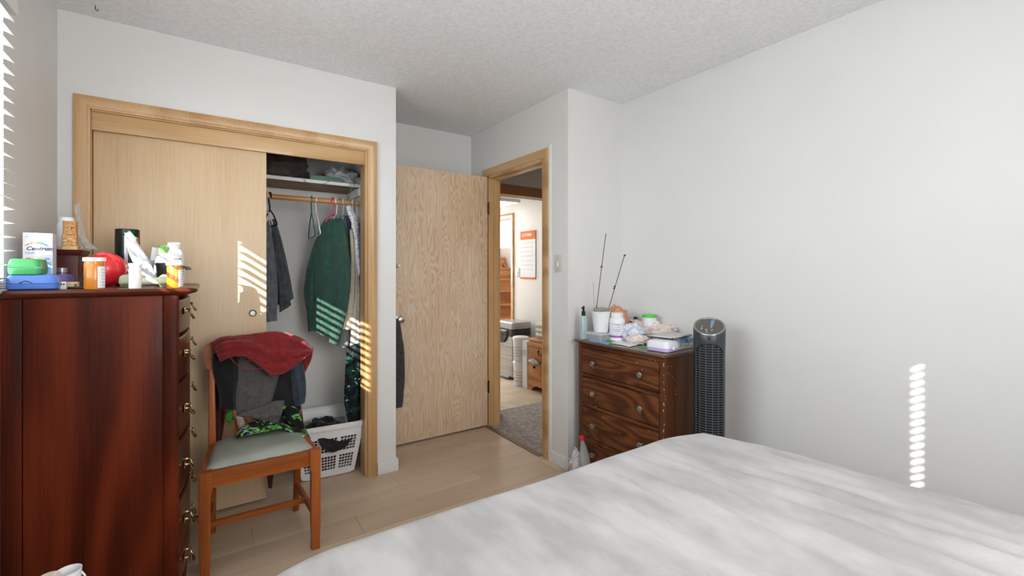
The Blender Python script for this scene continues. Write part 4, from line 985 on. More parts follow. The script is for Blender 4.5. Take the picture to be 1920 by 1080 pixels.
# zip bag leaning
M_foil = thin('zip_film', (222,226,230), 0.72, 0.16, bmp=45)
zb = thing('zip_bag', 'clear zip bag with green seal leaning beside the red ball', 'bag', put(232, 300, 2.30)[0])
b = B(); cloth(b, pl(2.31,[(234,436),(236,460),(246,485),(262,520)]), pl(2.29,[(254,448),(268,470),(284,495),(296,522)]), thick=0.014, amp=0.007, freq=2.5, seed=8, wr=0.006); b.build('film', M_foil, zb, sharp=180)
b = B(); cloth(b, pl(2.305,[(235,440),(239,435),(244,433)]), pl(2.295,[(256,453),(256,449),(257,448)]), thick=0.003, amp=0.001, freq=1, seed=8, wr=0); b.build('zip_seal', mat('green_zip', (60,176,88), 0.4), zb, sharp=180)
b = B()
for q in range(4): b.tube([P(240+5*q, 455+5*q, Y=2.302), P(262+7*q, 512+2*q, Y=2.302)], 0.0035, 8)
b.build('packed_stick', mat('pale_sticks', (190,190,186), 0.5), zb)
# tissue flap
tg = B(); cloth(tg, pl(2.56,[(285,463),(283,475),(281,490)]), pl(2.56,[(298,466),(300,480),(298,492)]), thick=0.003, amp=0.002, freq=1, seed=1); 
for v in tg.bm.verts: pass
tis = thing('tissue_pack', 'pale tissue sheet standing up left of the green capped bottle', 'tissue', (P(291, 500, Y=2.56).x, 2.56, TZ))
tg.build('tissue_sheet', M_paper, tis, sharp=180)
p0, p1 = P(280, 490, Y=2.57), P(300, 490, Y=2.57); B().box((p0.x, 2.54, TZ), (p1.x, 2.60, p0.z+0.004), 0.002).build('tissue_box', mat('tissue_box_grey', (150,150,156), 0.6), tis)
# dark grey mug-like pot and its clip
c, r = put(290, 348, 2.40); h = zt(319, 493, 2.40)-TZ
pot = thing('grey_tub', 'dark grey low tub behind the dumbbell', 'tub', c)
B().lathe([(r*0.80,0),(r*0.84,0.003),(r*0.93,h),(r*0.89,h),(r*0.80,0.006),(0.001,0.006)], c, 32, cap1=False).build('tub_wall', M_ldark, pot)
B().obox(c+Vector((r*1.05,0,h*0.80)), (0.03,0.018,0.009), Matrix.Rotation(0.15,3,'Y'), 0.002).build('handle', M_black, pot)
B().obox(c+Vector((r*1.22,-0.004,h*0.72)), (0.022,0.012,0.006), Matrix.Rotation(-0.1,3,'Y'), 0.002).build('handle', M_black, pot)
# cone bottle
c, r = put(289, 322, 2.50); zc = zt(305, 460, 2.50)
o = thing('lotion_bottle', 'white cone-shaped bottle with light green cap', 'bottle', c)
hh = zc-TZ
B().lathe([(r*0.9,0),(r*1.0,0.004),(r*1.0,hh*0.50),(r*0.86,hh*0.62),(r*0.56,hh*0.78),(r*0.52,hh*0.80)], c, 28).build('body', M_wp, o)
B().lathe([(r*0.50,0),(r*0.52,0.002),(r*0.50,hh*0.20),(0.001,hh*0.205)], c+Vector((0,0,hh*0.80)), 24).build('cap', mat('light_green_cap', (126,196,104), 0.35), o)
c, r = put(309, 346, 2.52); h = zt(327, 455, 2.52)-TZ
o = jar('supplement_bottle', 'white supplement bottle with dark print behind the grey tub', c, r, h, M_wp, M_wp, capr=0.70, caph=0.15, label_m=None, shoulder=0.14)
for q, (a0, a1, zz, hh_, m_) in enumerate([(-95,-45,0.60,0.018,M_txt), (-92,-62,0.56,0.018,mat('maroon_ink',(130,50,80),0.6)), (-92,-55,0.50,0.008,M_txt2), (-92,-50,0.46,0.008,M_txt2)]):
    patch('label_print', c, r*1.006, radians(a0), radians(a1), h*zz, h*(zz+hh_), m_, o)
# dumbbell
dc0, dc1 = P(238, 520, Y=2.19), P(311, 520, Y=2.16); dh = 0.0265
db = thing('dumbbell', 'pale green hexagonal dumbbell lying on the chest', 'dumbbell', ((dc0.x+dc1.x)/2, 2.175, TZ+0.0005))
M_db = mat('pale_green_vinyl', (196,206,170), 0.4, coat=0.1)
ax = (Vector((dc1.x, 2.16, 0))-Vector((dc0.x, 2.19, 0))).normalized()
for cpt in (Vector((dc0.x, 2.19, TZ+dh*0.88)), Vector((dc1.x, 2.16, TZ+dh*0.88))):
    b = B(); b.lathe([(dh*0.8,-0.018),(dh,-0.013),(dh,0.013),(dh*0.8,0.018)], (0,0,0), 6); b.bm.transform(Matrix.Rotation(pi/6+0*pi,4,'Z'))
    b.bm.transform(Matrix.Translation(cpt) @ Vector((0,0,1)).rotation_difference(ax).to_matrix().to_4x4())
    bmesh.ops.bevel(b.bm, geom=list(b.bm.edges), offset=0.002, segments=2, affect='EDGES')
    b.build('hex_head', M_db, db)
B().tube([Vector((dc0.x,2.19,TZ+dh*0.88)), Vector(((dc0.x+dc1.x)/2,2.175,TZ+dh*0.88)), Vector((dc1.x,2.16,TZ+dh*0.88))], [0.0125,0.0145,0.0125], 16).build('handle', M_db, db)
# small bits
p = P(117, 500, Y=2.09)
dm = thing('small_tin', 'tiny white block with two black dots beside the blue case', 'block', (p.x+0.002, 2.09, TZ+0.0005))
x0, x1 = P(110, 500, Y=2.08).x, P(124, 500, Y=2.08).x; B().box((x0, 2.08, TZ), (x1, 2.10, TZ+0.026), 0.003).build('block', mat('offwhite', (224,224,214), 0.4), dm)
for q in (0.35, 0.7): B().ball((x0+(x1-x0)*q, 2.0795, TZ+0.017), (0.0022,0.0008,0.003), 10, 6).build('dot', M_black, dm)
x0, x1 = P(124, 500, Y=2.13).x, P(146, 500, Y=2.13).x
tb2 = thing('matchbox', 'small tan box with a brown patch beside the large amber bottle', 'box', ((x0+x1)/2, 2.14, TZ+0.0005))
B().box((x0, 2.13, TZ+0.004), (x1, 2.16, TZ+0.024), 0.003).build('body', mat('tan_box', (216,190,150), 0.5), tb2)
B().box((x1-0.009, 2.1292, TZ+0.008), (x1-0.002, 2.1298, TZ+0.017)).build('patch', mat('brown_patch', (120,66,40), 0.5), tb2, smooth=False)
tag(B().tube([(x0+0.002,2.118,TZ+0.004),(x1+0.02,2.112,TZ+0.004)], 0.0035, 10).build('pen', M_black), 'short black pen lying in front of the tan box', 'pen')
c, r = put(104, 122, 2.345)
c, r = Vector((P(116, 500, Y=2.31).x, 2.31, TZ)), 0.016
jar('round_tin', 'small grey round tin with flat lid behind the white block', c, r, zt(116, 502, 2.31)-TZ, mat('grey_tin', (120,124,132), 0.35, metal=0.6), mat('grey_tin_lid', (160,164,172), 0.3, metal=0.6), 'tin', 1.06, 0.22, shoulder=0.02)

# ============================================================ SMALL DRESSER AND ITS LOAD
DX, DXb, DYa, DYb, DZT = 1.950, 2.402, 1.470, 2.112, 0.845
ds = thing('dresser', 'low worn dark walnut dresser with round glass knobs beside the doorway', 'dresser', ((DX+DXb)/2, (DYa+DYb)/2, 0))
mcx, mcy = (DX+DXb)/2, (DYa+DYb)/2
B().loft([(DZT-0.020, mcx-0.006, mcy, (DXb-DX)/2+0.012, (DYb-DYa)/2+0.010, 0.004), (DZT-0.014, mcx-0.008, mcy, (DXb-DX)/2+0.020, (DYb-DYa)/2+0.016, 0.006), (DZT-0.003, mcx-0.008, mcy, (DXb-DX)/2+0.020, (DYb-DYa)/2+0.016, 0.006), (DZT, mcx-0.008, mcy, (DXb-DX)/2+0.016, (DYb-DYa)/2+0.012, 0.005)]).build('top', M_waltop, ds)
def wchip(name, base_mat_args):
    m = wood(*base_mat_args[0], **base_mat_args[1]); return m
for yy in (DYa, DYb-0.03):
    B().box((DX, yy, 0), (DX+0.03, yy+0.03, DZT-0.02), 0.002).build('front_post', M_walz, ds)
B().box((DX+0.03, DYa+0.004, 0.08), (DXb-0.03, DYa+0.02, DZT-0.02)).build('side_panel', M_walz, ds, smooth=False)
B().box((DXb-0.03, DYa, 0), (DXb, DYa+0.03, DZT-0.02)).build('rear_post', M_walz, ds, smooth=False)
B().box((DXb-0.03, DYb-0.03, 0), (DXb, DYb, DZT-0.02)).build('rear_post', M_walz, ds, smooth=False)
B().box((DX+0.03, DYb-0.02, 0.08), (DXb-0.03, DYb-0.004, DZT-0.02)).build('side_panel', M_walz, ds, smooth=False)
B().box((DX+0.02, DYa+0.03, 0.09), (DXb-0.02, DYb-0.03, 0.105)).build('bottom_board', M_walz, ds, smooth=False)
for z0, z1 in ((0.800,0.825), (0.617,0.636), (0.433,0.453), (0.225,0.245), (0.085,0.10)):
    B().box((DX+0.004, DYa+0.03, z0), (DX+0.028, DYb-0.03, z1)).build('rail', M_wal, ds, smooth=False)
M_knob = mat('knob_glass', (150,146,136), 0.2, metal=0.5)
for z0, z1, zk in ((0.640,0.796,0.712), (0.457,0.613,0.530), (0.249,0.429,0.335), (0.104,0.221,0.16)):
    b = B().box((DX+0.006, DYa+0.034, z0), (DX+0.40, DYb-0.034, z1)); 
    b.box((DX-0.002, DYa+0.035, z0+0.002), (DX+0.008, DYb-0.035, z1-0.002), 0.002)
    dr = b.build('drawer', M_wal, ds)
    for yk in (1.975, 1.618):
        B().lathe([(0.008,0),(0.007,0.006),(0.006,0.009),(0.014,0.013),(0.0165,0.017),(0.016,0.020),(0.012,0.022),(0.011,0.020),(0.006,0.020),(0.005,0.023),(0.001,0.024)], (DX-0.002, yk, zk), 16, ax=(-1,0,0)).build('knob', M_knob, dr)
# paint chips on the dresser: little real flakes of wear
b = B(); rg = random.Random(4)
for q in range(70):
    y_, z_ = rg.uniform(DYa+0.01, DYb-0.01), rg.uniform(0.2, 0.82)
    if q < 26: y_ = DYa+rg.uniform(0.0, 0.006)
    s_ = rg.uniform(0.0008, 0.0022)
    b.box((DX-0.0028, y_-s_, z_-s_*(3 if q < 26 else 1)), (DX-0.0020, y_+s_, z_+s_*(3 if q < 26 else 1)))
for q in range(14):
    x_, z_ = DX+rg.uniform(0.002, 0.10), rg.uniform(0.55, 0.8); s_ = rg.uniform(0.0008, 0.002)
    b.box((x_-s_, DYa-0.0006, z_-s_), (x_+s_, DYa+0.0002, z_+s_))
fk_ = b.build('paint_fleck', mat('fleck_paint', (196,186,170), 0.7), ds, smooth=False); fk_['kind'] = 'stuff'

WZ = DZT+0.0006
def on(u, v): return P(u, v, Z=WZ)
# papers
def sheet(name, label, cat, quad, m, th=0.0012, z=WZ, part=None):
    c = sum((Vector(q) for q in quad), Vector())/4
    b = B(); b.prism([(q[0]-c.x, q[1]-c.y) for q in quad], lambda p, k: Vector((p[0], p[1], th*k)))
    o = b.build(name, m, smooth=False); o.location = (c.x, c.y, z); return tag(o, label, cat)
sheet('blue_leaflet', 'blue printed leaflet at the left front of the dresser top', 'leaflet', [on(1103,638.5), on(1140,646), on(1152,641), on(1115,634)], patterned('blue_print', [(0,(120,160,214)), (0.55,(210,222,236)), (0.62,(90,130,190))], 30), 0.001)
sheet('green_leaflet', 'green leaflet sticking out under the white supplement bottle', 'leaflet', [on(1133,638), on(1146,646), on(1196,650), on(1180,640)], mat('green_print', (84,168,92), 0.5), 0.0008, WZ+0.0014)
sheet('paper_sheet', 'white sheet of paper under the crumpled cloth', 'paper', [on(1146,643), on(1180,651.5), on(1205,645), on(1172,637)], M_paper, 0.001, WZ+0.0026)
sheet('green_leaflet', 'green leaflet lying between the cloth and the tissue pack', 'leaflet', [on(1196,651.5), on(1212,654.5), on(1222,650), on(1206,647)], mat('green_print', (84,168,92), 0.5), 0.001)
# spray bottle
c = on(1094, 635.5); sc_ = 2.82/FPX
o = thing('spray_bottle', 'clear pale green spray bottle with black pump at the dresser left corner', 'bottle', c)
M_spray = thin('spray_plastic', (196,216,216), 0.7, 0.2)
B().loft([(c.z,c.x,c.y,0.019,0.015,0.006),(c.z+0.004,c.x,c.y,0.021,0.017,0.008),(c.z+0.128,c.x,c.y,0.021,0.017,0.008),(c.z+0.142,c.x,c.y,0.014,0.012,0.007),(c.z+0.146,c.x,c.y,0.009,0.009,0.007)]).build('body', M_spray, o)
b = B(); b.lathe([(0.012,0),(0.012,0.024),(0.009,0.028),(0.007,0.030),(0.007,0.044),(0.008,0.048),(0.006,0.060),(0.001,0.061)], c+Vector((0,0,0.146)), 20).box(c+Vector((-0.018,-0.003,0.190)), c+Vector((0,0.003,0.197)), 0.001)
b.build('pump', M_black, o)
b = B()
for q in range(9): b.box((c.x-0.0218, c.y-0.010, c.z+0.03+q*0.009), (c.x-0.0212, c.y+0.010-0.003*(q%3), c.z+0.0315+q*0.009))
b.build('label_print', mat('spray_ink', (120,150,156), 0.7), o, smooth=False)
# lidded container
a0 = on(1122, 638); cc = a0+Vector((0.045,0.02,0))
o = thing('food_container', 'clear lidded plastic container under the white plant pot', 'container', cc)
M_cont = thin('container_film', (230,230,232), 0.45, 0.2)
rr_ = Matrix.Rotation(0.0, 3, 'Z')
B().loft([(WZ,cc.x,cc.y,0.068,0.058,0.015),(WZ+0.036,cc.x,cc.y,0.076,0.066,0.018)]).build('tub', M_cont, o)
B().loft([(WZ+0.0362,cc.x,cc.y,0.080,0.070,0.018),(WZ+0.044,cc.x,cc.y,0.080,0.070,0.018),(WZ+0.048,cc.x,cc.y,0.074,0.064,0.018)]).build('lid', thin('container_lid', (234,232,236), 0.6, 0.25), o)
b = B(); rg = random.Random(2)
for q in range(26): b.obox(Vector((cc.x+rg.uniform(-0.05,0.05), cc.y+rg.uniform(-0.042,0.042), WZ+rg.uniform(0.006,0.028))), (0.02,0.012,0.003), Matrix.Rotation(rg.uniform(0,3),3,'Z') @ Matrix.Rotation(rg.uniform(-0.6,0.6),3,'X'))
k_ = b.build('contents', mat('grey_bits', (150,158,158), 0.6), o, smooth=False); k_['kind'] = 'stuff'
# plant pot with dry filler and rods
pc = Vector((cc.x-0.004, cc.y-0.002, WZ+0.0485)); ph = 0.128; pr_t, pr_b = 0.060, 0.043
pp_ = thing('plant_pot', 'white tapered plant pot with dried filler and dark rods', 'pot', pc)
B().lathe([(pr_b,0),(pr_b+0.001,0.003),(pr_t,ph),(pr_t-0.004,ph),(pr_t-0.007,ph-0.012),(0.001,ph-0.012)], pc, 40, cap1=False).build('pot', M_wp, pp_)
b = B(); rg = random.Random(9)
for q in range(60):
    a, rr0 = rg.uniform(0, 2*pi), 0.046*sqrt(rg.random()); c0 = pc+Vector((rr0*cos(a), rr0*sin(a), ph-0.012))
    pts = []; 
    for k in range(6): 
        t_ = k/5; pts.append(c0+Vector((0.014*sin(t_*5+q)+0.01*t_*cos(q), 0.014*cos(t_*4+q), 0.03*sin(pi*t_*0.8)*rg.uniform(0.5,1.25))))
    b.tube(pts, 0.0018, 5)
k_ = b.build('dried_filler', fab('dried_moss', (170,160,140), (204,196,178)), pp_); k_['kind'] = 'stuff'
def sight(u, v, ref): # point on the sight line at the pot's distance
    d = (ref.x*SN+ref.y*CS); p = P(u, v, Y=1.0); k = d/(p.x*SN+p.y*CS); return Vector((p.x*k, p.y*k, CAMH+(p.z-CAMH)*k))
M_stick = mat('dark_rod', (48,44,42), 0.5)
rods = [((1117,582),(1136,438),(1127,500)), ((1139,580),(1171,478),(1152,540))]
for (u0,v0),(u1,v1),(un,vn) in rods:
    a_, b_ = sight(u0, v0, pc), sight(u1, v1, pc)
    st = B().tube([a_-Vector((0,0,0.02)), b_], 0.0022, 8).build('rod', M_stick, pp_)
    kn = B(); t_ = (v0-vn)/(v0-v1); q_ = a_.lerp(b_, t_)
    kn.lathe([(0.003,-0.007),(0.006,-0.004),(0.006,0.001),(0.003,0.003)], q_, 10, ax=(b_-a_)); kn.ball(q_+Vector((0.006,0,0.004)), (0.003,0.003,0.003), 8, 6)
    kn.lathe([(0.003,-0.006),(0.006,-0.003),(0.006,0.001),(0.003,0.003)], q_.lerp(b_, 0.06 if u1 > 1150 else 0.0), 10, ax=(b_-a_))
    if u1 > 1150: kn.ball(b_+Vector((0,0,-0.004)), (0.007,0.006,0.005), 10, 8); kn.ball(b_+Vector((0.009,0,0.002)), (0.003,0.003,0.003), 8, 6)
    kn.build('knot', M_stick, pp_)
B().tube([sight(1115,582,pc)-Vector((0,0,0.015)), sight(1113,556,pc), sight(1112,528,pc)], 0.0011, 6).build('twig', mat('grey_twig', (150,144,136), 0.7), pp_)
# supplement bottle with purple band
c = on(1157, 638); r = 0.0475; h = 0.170
M_lab = noisy('silver_label', (218,220,226), (238,238,242), (8,8,8), 0.35)
o = jar('supplement_bottle', 'large white supplement bottle with purple band on the dresser', c, r, h, M_wp, M_wp, capr=0.76, caph=0.14, label_m=M_lab, shoulder=0.16, lz=(0.10,0.62), n=36)
face = radians(-90-34-12)+radians(0)
def cyltext(s_, zz, size, m, da=0.0):
    # letters as small printed dashes bent round the bottle
    b = B(); n = len(s_)
    wid = size*0.62
    for i, ch in enumerate(s_):
        if ch == ' ': continue
        a = face+((i-(n-1)/2)*wid)/r; p = c+Vector((r*1.012*cos(a), r*1.012*sin(a), zz)); 
        b.obox(p, (0.0006, wid*0.62, size*0.62), Matrix.Rotation(a, 3, 'Z'))
    return b.build('label_print', m, o, smooth=False)
cyltext('xxxxxxxxx', h*0.585, 0.006, M_txt); cyltext('xx xxxxx', h*0.50, 0.0065, M_txt2); cyltext('xxxxxxx xx', h*0.42, 0.0075, M_txt2); cyltext('xxxxxxx', h*0.35, 0.0075, M_txt2); cyltext('xxxxx', h*0.26, 0.005, M_txt2)
B().lathe([(r*1.012,0),(r*1.012,h*0.075)], c+Vector((0,0,h*0.13)), 36, cap0=False, cap1=False).build('colour_band', mat('purple_band', (176,84,186), 0.5), o)
B().lathe([(r*1.012,0),(r*1.012,h*0.008)], c+Vector((0,0,h*0.62)), 36, cap0=False, cap1=False).build('colour_band', mat('violet_line', (120,90,170), 0.5), o)
# orange plastic bag
M_or = thin('orange_film', (236,160,116), 0.62, 0.25, bmp=50)
ob = blob('plastic_bag', 'crumpled orange see-through plastic bag behind the white supplement bottle', 'bag', M_or, Vector((2.19, 2.02, 0.935)), (0.085,0.075,0.10), 12, 0.3, 1.9, WZ)
# green lidded tub
c = on(1200, 617)+Vector((0.05,0.06,0)); c.z = WZ; c = Vector((2.335, 1.875, WZ))
o = jar('wipes_tub', 'white round tub with bright green lid at the back of the dresser', c, 0.044, 0.150, M_wp, mat('bright_green_lid', (88,206,84), 0.35), 'tub', 1.04, 0.11, 36, shoulder=0.01)
# small black things
for lab_, (u_, v_), hh_ in (('small black bottle next to the white supplement bottle', (1178,633), 0.10), ('small black bottle in front of the green-lidded tub', (1189,629), 0.115)):
    q_ = on(u_, v_)+Vector((0.06,0.04,0)); q_.z = WZ; jar('small_black_bottle', lab_, q_, 0.018, hh_, M_black, M_black, capr=0.7, caph=0.3, label_m=None)
# white plastic bag and cloth
M_wbag = thin('white_bag_film', (226,232,242), 0.86, 0.3, bmp=40)
blob('plastic_bag', 'crumpled white plastic bag in front of the beige cloth', 'bag', M_wbag, on(1178,640)+Vector((0.03,0.0,0.045)), (0.055,0.075,0.055), 21, 0.5, 2.6, WZ+0.004)
M_beige = fab('beige_jersey', (232,214,204), (244,230,220), 40)
blob('cloth', 'crumpled beige and pink cloth heaped in the middle of the dresser', 'cloth', M_beige, on(1212,637)+Vector((0.09,0.05,0.045)), (0.095,0.17,0.055), 14, 0.42, 2.4, WZ+0.004, rz=0.1, n=90, mm=56)
blob('cloth_strip', 'folded beige cloth end spilling over the front of the dresser top', 'cloth', M_beige, on(1192,645)+Vector((0.022,0.0,0.02)), (0.045,0.065,0.030), 31, 0.4, 2.4, WZ+0.004, n=70, mm=40)
# tissue pack, box, notebook
q0 = on(1235, 655)
tp_ = thing('tissue_pack', 'white and lilac soft tissue pack at the front right of the dresser', 'tissue pack', (2.03, 1.545, WZ), radians(8))
M_til = mat('lilac_film', (204,186,232), 0.35)
B().loft([(0,0,0,0.052,0.058,0.02),(0.004,0,0,0.060,0.064,0.022),(0.022,0,0,0.064,0.066,0.024)]).build('lilac_band', M_til, tp_, world=False)
B().loft([(0.0221,0,0,0.064,0.066,0.024),(0.044,0,0,0.062,0.064,0.024),(0.056,0,0,0.054,0.056,0.022),(0.060,0,0,0.04,0.045,0.02)]).build('wrapper', mat('soft_wrap', (232,230,238), 0.4), tp_, world=False)
B().grid(8, 8, lambda u, v: Vector((-0.02+0.04*u, -0.066-0.012*v, 0.018+0.02*u*0.5+0.006*sin(6*u)+0.01*v*(u-0.5)))).build('sealed_end', mat('soft_wrap', (232,230,238), 0.4), tp_, world=False, sol=0.001)
bxx = thing('tissue_carton', 'low tissue carton with blue picture print beside the tissue pack', 'box', (2.20, 1.56, WZ), radians(-6))
B().box((-0.075,-0.055,0), (0.10,0.055,0.058), 0.002).build('carton', mat('carton_grey', (196,196,190), 0.5), bxx, world=False)
B().box((-0.07,-0.0556,0.032), (0.098,-0.0552,0.056)).build('printed_band', patterned('blue_scene', [(0,(70,110,170)), (0.45,(130,170,220)), (0.55,(60,70,90)), (0.6,(190,210,230))], 42), bxx, world=False, smooth=False)
B().box((-0.06,-0.0556,0.004), (0.09,-0.0552,0.030)).build('printed_band', patterned('tan_scene', [(0,(190,186,176)), (0.5,(206,190,160)), (0.6,(140,132,122))], 30), bxx, world=False, smooth=False)
nb = thing('notebook', 'thin grey notebook with a black edge on the tissue pack and carton', 'notebook', (2.14, 1.57, WZ+0.0645), radians(10))
B().box((-0.11,-0.07,0), (0.11,0.07,0.004), 0.001).build('cover', mat('nb_dark', (62,64,74), 0.5), nb, world=False)
B().box((-0.108,-0.068,0.0042), (0.108,0.068,0.0105), 0.001).build('pages', mat('nb_pages', (206,204,202), 0.6), nb, world=False)
B().ball((-0.112,-0.062,0.005), (0.004,0.004,0.004), 10, 8).build('binding_end', M_black, nb, world=False)
# bottle and bag on the floor beside the dresser
c = Vector((1.915, 2.02, 0))
c = P(1090, 850, Y=1.98); c.z = 0
bt = thing('water_bottle', 'clear plastic bottle with a red cap standing left of the dresser', 'bottle', (c.x-0.0, c.y, 0.0)); ztop = P(1090, 817, Y=1.98).z
axb = Vector((-0.10, 0.10, 1)).normalized(); M_pet = thin('pet', (214,220,222), 0.35, 0.08)
bb = Vector((c.x+0.03, c.y-0.03, 0.001)); Lb = (ztop-0.0)/axb.z
b = B(); b.lathe([(0.026,0.003),(0.031,0.012),(0.031,Lb*0.55),(0.029,Lb*0.62),(0.018,Lb*0.80),(0.0125,Lb*0.86),(0.0125,Lb*0.91)], bb, 24, ax=axb); b.build('body', M_pet, bt)
B().lathe([(0.0165,0),(0.0165,0.020),(0.015,0.023),(0.001,0.023)], bb+axb*Lb*0.92, 20, ax=axb).build('cap', mat('red_cap', (206,36,50), 0.35), bt)
blob('plastic_bag', 'crumpled clear plastic bag with red print on the floor at the pier', 'bag', patterned('red_clear', [(0,(214,208,210)), (0.58,(196,110,116)), (0.62,(220,214,216))], 22), Vector((P(1083, 862, Y=2.05).x, 2.05, 0.085)), (0.045,0.04,0.085), 17, 0.4, 2.6, 0.001)

# ============================================================ TOWER FAN
fan = thing('tower_fan', 'dark grey tower fan with slanted control top beside the dresser', 'fan', (2.145, 1.345, 0), radians(-58))
# local: -Y... front faces local -X after turning; build with front along local -Y
M_fan = mat('fan_charcoal', (70,73,78), 0.38, metal=0.35); M_fan2 = mat('fan_silver', (150,152,156), 0.3, metal=0.7)
R1 = 0.077; FH = 1.03
def topz(x, y): return FH-0.045-0.55*(-y)*1.0
n = 40
b = B(); rs = []
for z_, k in ((0.045,0.86),(0.06,0.93),(0.12,0.95),(0.5,0.96),(0.85,0.98)): rs.append([Vector((R1*k*cos(2*pi*j/n), R1*0.92*k*sin(2*pi*j/n), z_)) for j in range(n)])
for e, k in ((-0.03,1.0),(-0.008,1.0),(0.0,0.97)): rs.append([Vector((R1*k*cos(2*pi*j/n), R1*0.92*k*sin(2*pi*j/n), FH-0.045+0.5*R1*sin(2*pi*j/n)+e)) for j in range(n)])
b.rings(rs); b.build('housing', M_fan, fan, world=False)
def tz(x, y, e): return Vector((x, y, FH-0.045+0.5*y/0.92+e))
rs = []
for k, e in ((0.975,0.001),(0.965,0.005),(0.87,0.005),(0.865,0.002)): rs.append([tz(R1*k*cos(2*pi*j/n), R1*0.92*k*sin(2*pi*j/n), e) for j in range(n)])
B().rings(rs, False, False).build('top_ring', M_fan2, fan, world=False)
B().rings([[tz(R1*k*cos(2*pi*j/n), R1*0.92*k*sin(2*pi*j/n), e) for j in range(n)] for k, e in ((0.868,0.0015),(0.86,0.003),(0.01,0.0035))], False, True).build('control_panel', mat('panel_brown', (92,86,78), 0.3), fan, world=False)
for x_, y_, r_ in ((-0.036,-0.020,0.006),(-0.014,-0.030,0.0065),(0.012,-0.030,0.006),(-0.012,-0.047,0.005),(-0.034,-0.004,0.004)):
    B().rings([[tz(x_+r_*k*cos(2*pi*j/14), y_+r_*k*sin(2*pi*j/14), e) for j in range(14)] for k, e in ((1,0.0035),(1,0.006),(0.8,0.0075),(0.05,0.008))]).build('button', M_fan2, fan, world=False)
B().prism([(0.004,-0.012),(0.012,-0.014),(0.030,0.045),(0.010,0.048)], lambda p, k: tz(p[0], p[1], 0.0038+0.0006*k)).build('display', mat('display_blue', (120,150,190), 0.15), fan, world=False, smooth=False)
# grille opening: dark core set proud of the front with frame, louvres and ribs
def fp(a, z_, rr0): return Vector((rr0*sin(a), -rr0*0.92*cos(a), z_))
A0 = radians(52); Z0, Z1 = 0.10, 0.905
def gz(s): return Z1-0.035*(abs(s)**3)
b = B(); b.grid(20, 24, lambda u, v: fp(A0*(2*u-1), Z0+(gz(2*u-1)-Z0)*v, R1*0.997)); b.build('grille_backing', mat('grille_black', (10,10,11), 0.6), fan, world=False)
b = B(); z_ = Z0+0.01
while z_ < Z1-0.006:
    pts = []
    for q in range(15):
        s = -1+q/7
        if z_ < gz(s)-0.002: pts.append(fp(A0*0.97*s, z_, R1*1.045))
    if len(pts) > 3: b.tube(pts, 0.0016, 4)
    z_ += 0.0125
g_ = b.build('louvre_set', mat('louvre_grey', (104,108,114), 0.35, metal=0.3), fan, world=False); g_['kind'] = 'stuff'
for s in (-0.62,-0.21,0.21,0.62): B().tube([fp(A0*s, Z0, R1*1.05), fp(A0*s, gz(s), R1*1.05)], 0.0016, 6).build('grille_rib', mat('louvre_grey', (104,108,114), 0.35, metal=0.3), fan, world=False)
fr_pts = [fp(-A0, Z0+(gz(1)-Z0)*t/10, R1*1.03) for t in range(11)]+[fp(A0*(-1+2*t/14), gz(-1+2*t/14)+0.004, R1*1.03) for t in range(1,14)]+[fp(A0, gz(1)-(gz(1)-Z0)*t/10, R1*1.03) for t in range(11)]
B().tube(fr_pts, 0.0042, 8).build('grille_frame', M_fan, fan, world=False)
text('U', 0.014, mat('logo_dark', (36,36,40), 0.5), None, (0,0,0), (1,0,0), (0,0,1), name='lettering') if False else None
B().lathe([(0.006,0),(0.006,0.001),(0.001,0.0015)], (0.0,-R1*0.925,0.935), 12, ax=(0,-1,0)).build('receiver', M_black, fan, world=False)
B().lathe([(0.13,0),(0.135,0.006),(0.128,0.018),(0.07,0.034),(0.06,0.05)], (0,0,0), 40).build('base', M_fan, fan, world=False)

# ============================================================ SMALL WALL THINGS
p = P(1047, 494, X=XD); sw = thing('light_switch', 'white double light switch plate beside the bedroom doorway', 'switch', (XD, p.y, p.z-0.058))
B().box((XD-0.005, p.y-0.036, p.z-0.058), (XD-0.0003, p.y+0.036, p.z+0.058), 0.002).build('plate', mat('ivory_plate', (206,202,190), 0.35), sw)
B().box((XD-0.010, p.y-0.005, p.z-0.016), (XD-0.004, p.y+0.005, p.z+0.010), 0.001).build('toggle', M_white, sw)
for dz in (-0.038, 0.036): B().lathe([(0.003,0),(0.003,0.001),(0.001,0.0015)], (XD-0.0052, p.y, p.z+dz), 8, ax=(-1,0,0)).build('screw', M_bronze, sw)
p = P(971, 511, X=X3); sw = thing('light_switch', 'white switch plate on the kitchen wall left of the calendar', 'switch', (X3, p.y, p.z-0.06))
B().box((X3-0.005, p.y-0.045, p.z-0.06), (X3-0.0003, p.y+0.045, p.z+0.06), 0.002).build('plate', mat('grey_plate', (196,196,194), 0.35), sw)
B().box((X3-0.010, p.y-0.006, p.z-0.014), (X3-0.004, p.y+0.006, p.z+0.012), 0.001).build('toggle', M_white, sw)
# ceiling hook
p = P(179, 10, Z=H); hk = tag(B().tube([p+Vector((0,0,0.001)), p+Vector((0,0,-0.018)), p+Vector((0.005,0,-0.024)), p+Vector((0.009,0,-0.020)), p+Vector((0.008,0,-0.014))], 0.0016, 6).build('ceiling_hook', M_bronze), 'tiny dark screw hook in the ceiling above the closet', 'hook')
# jacket on the door knob
garment('dark_jacket', 'dark grey jacket hanging from the knob of the open door', 'jacket', fab('dark_grey_twill', (52,50,54), (72,70,72)),
    [(pl(3.06,[(741,598),(738,640),(736,700),(738,765)]), pl(3.07,[(749,602),(757,650),(759,710),(754,762)]), dict(thick=0.022, amp=0.006, freq=1.5, seed=3))])

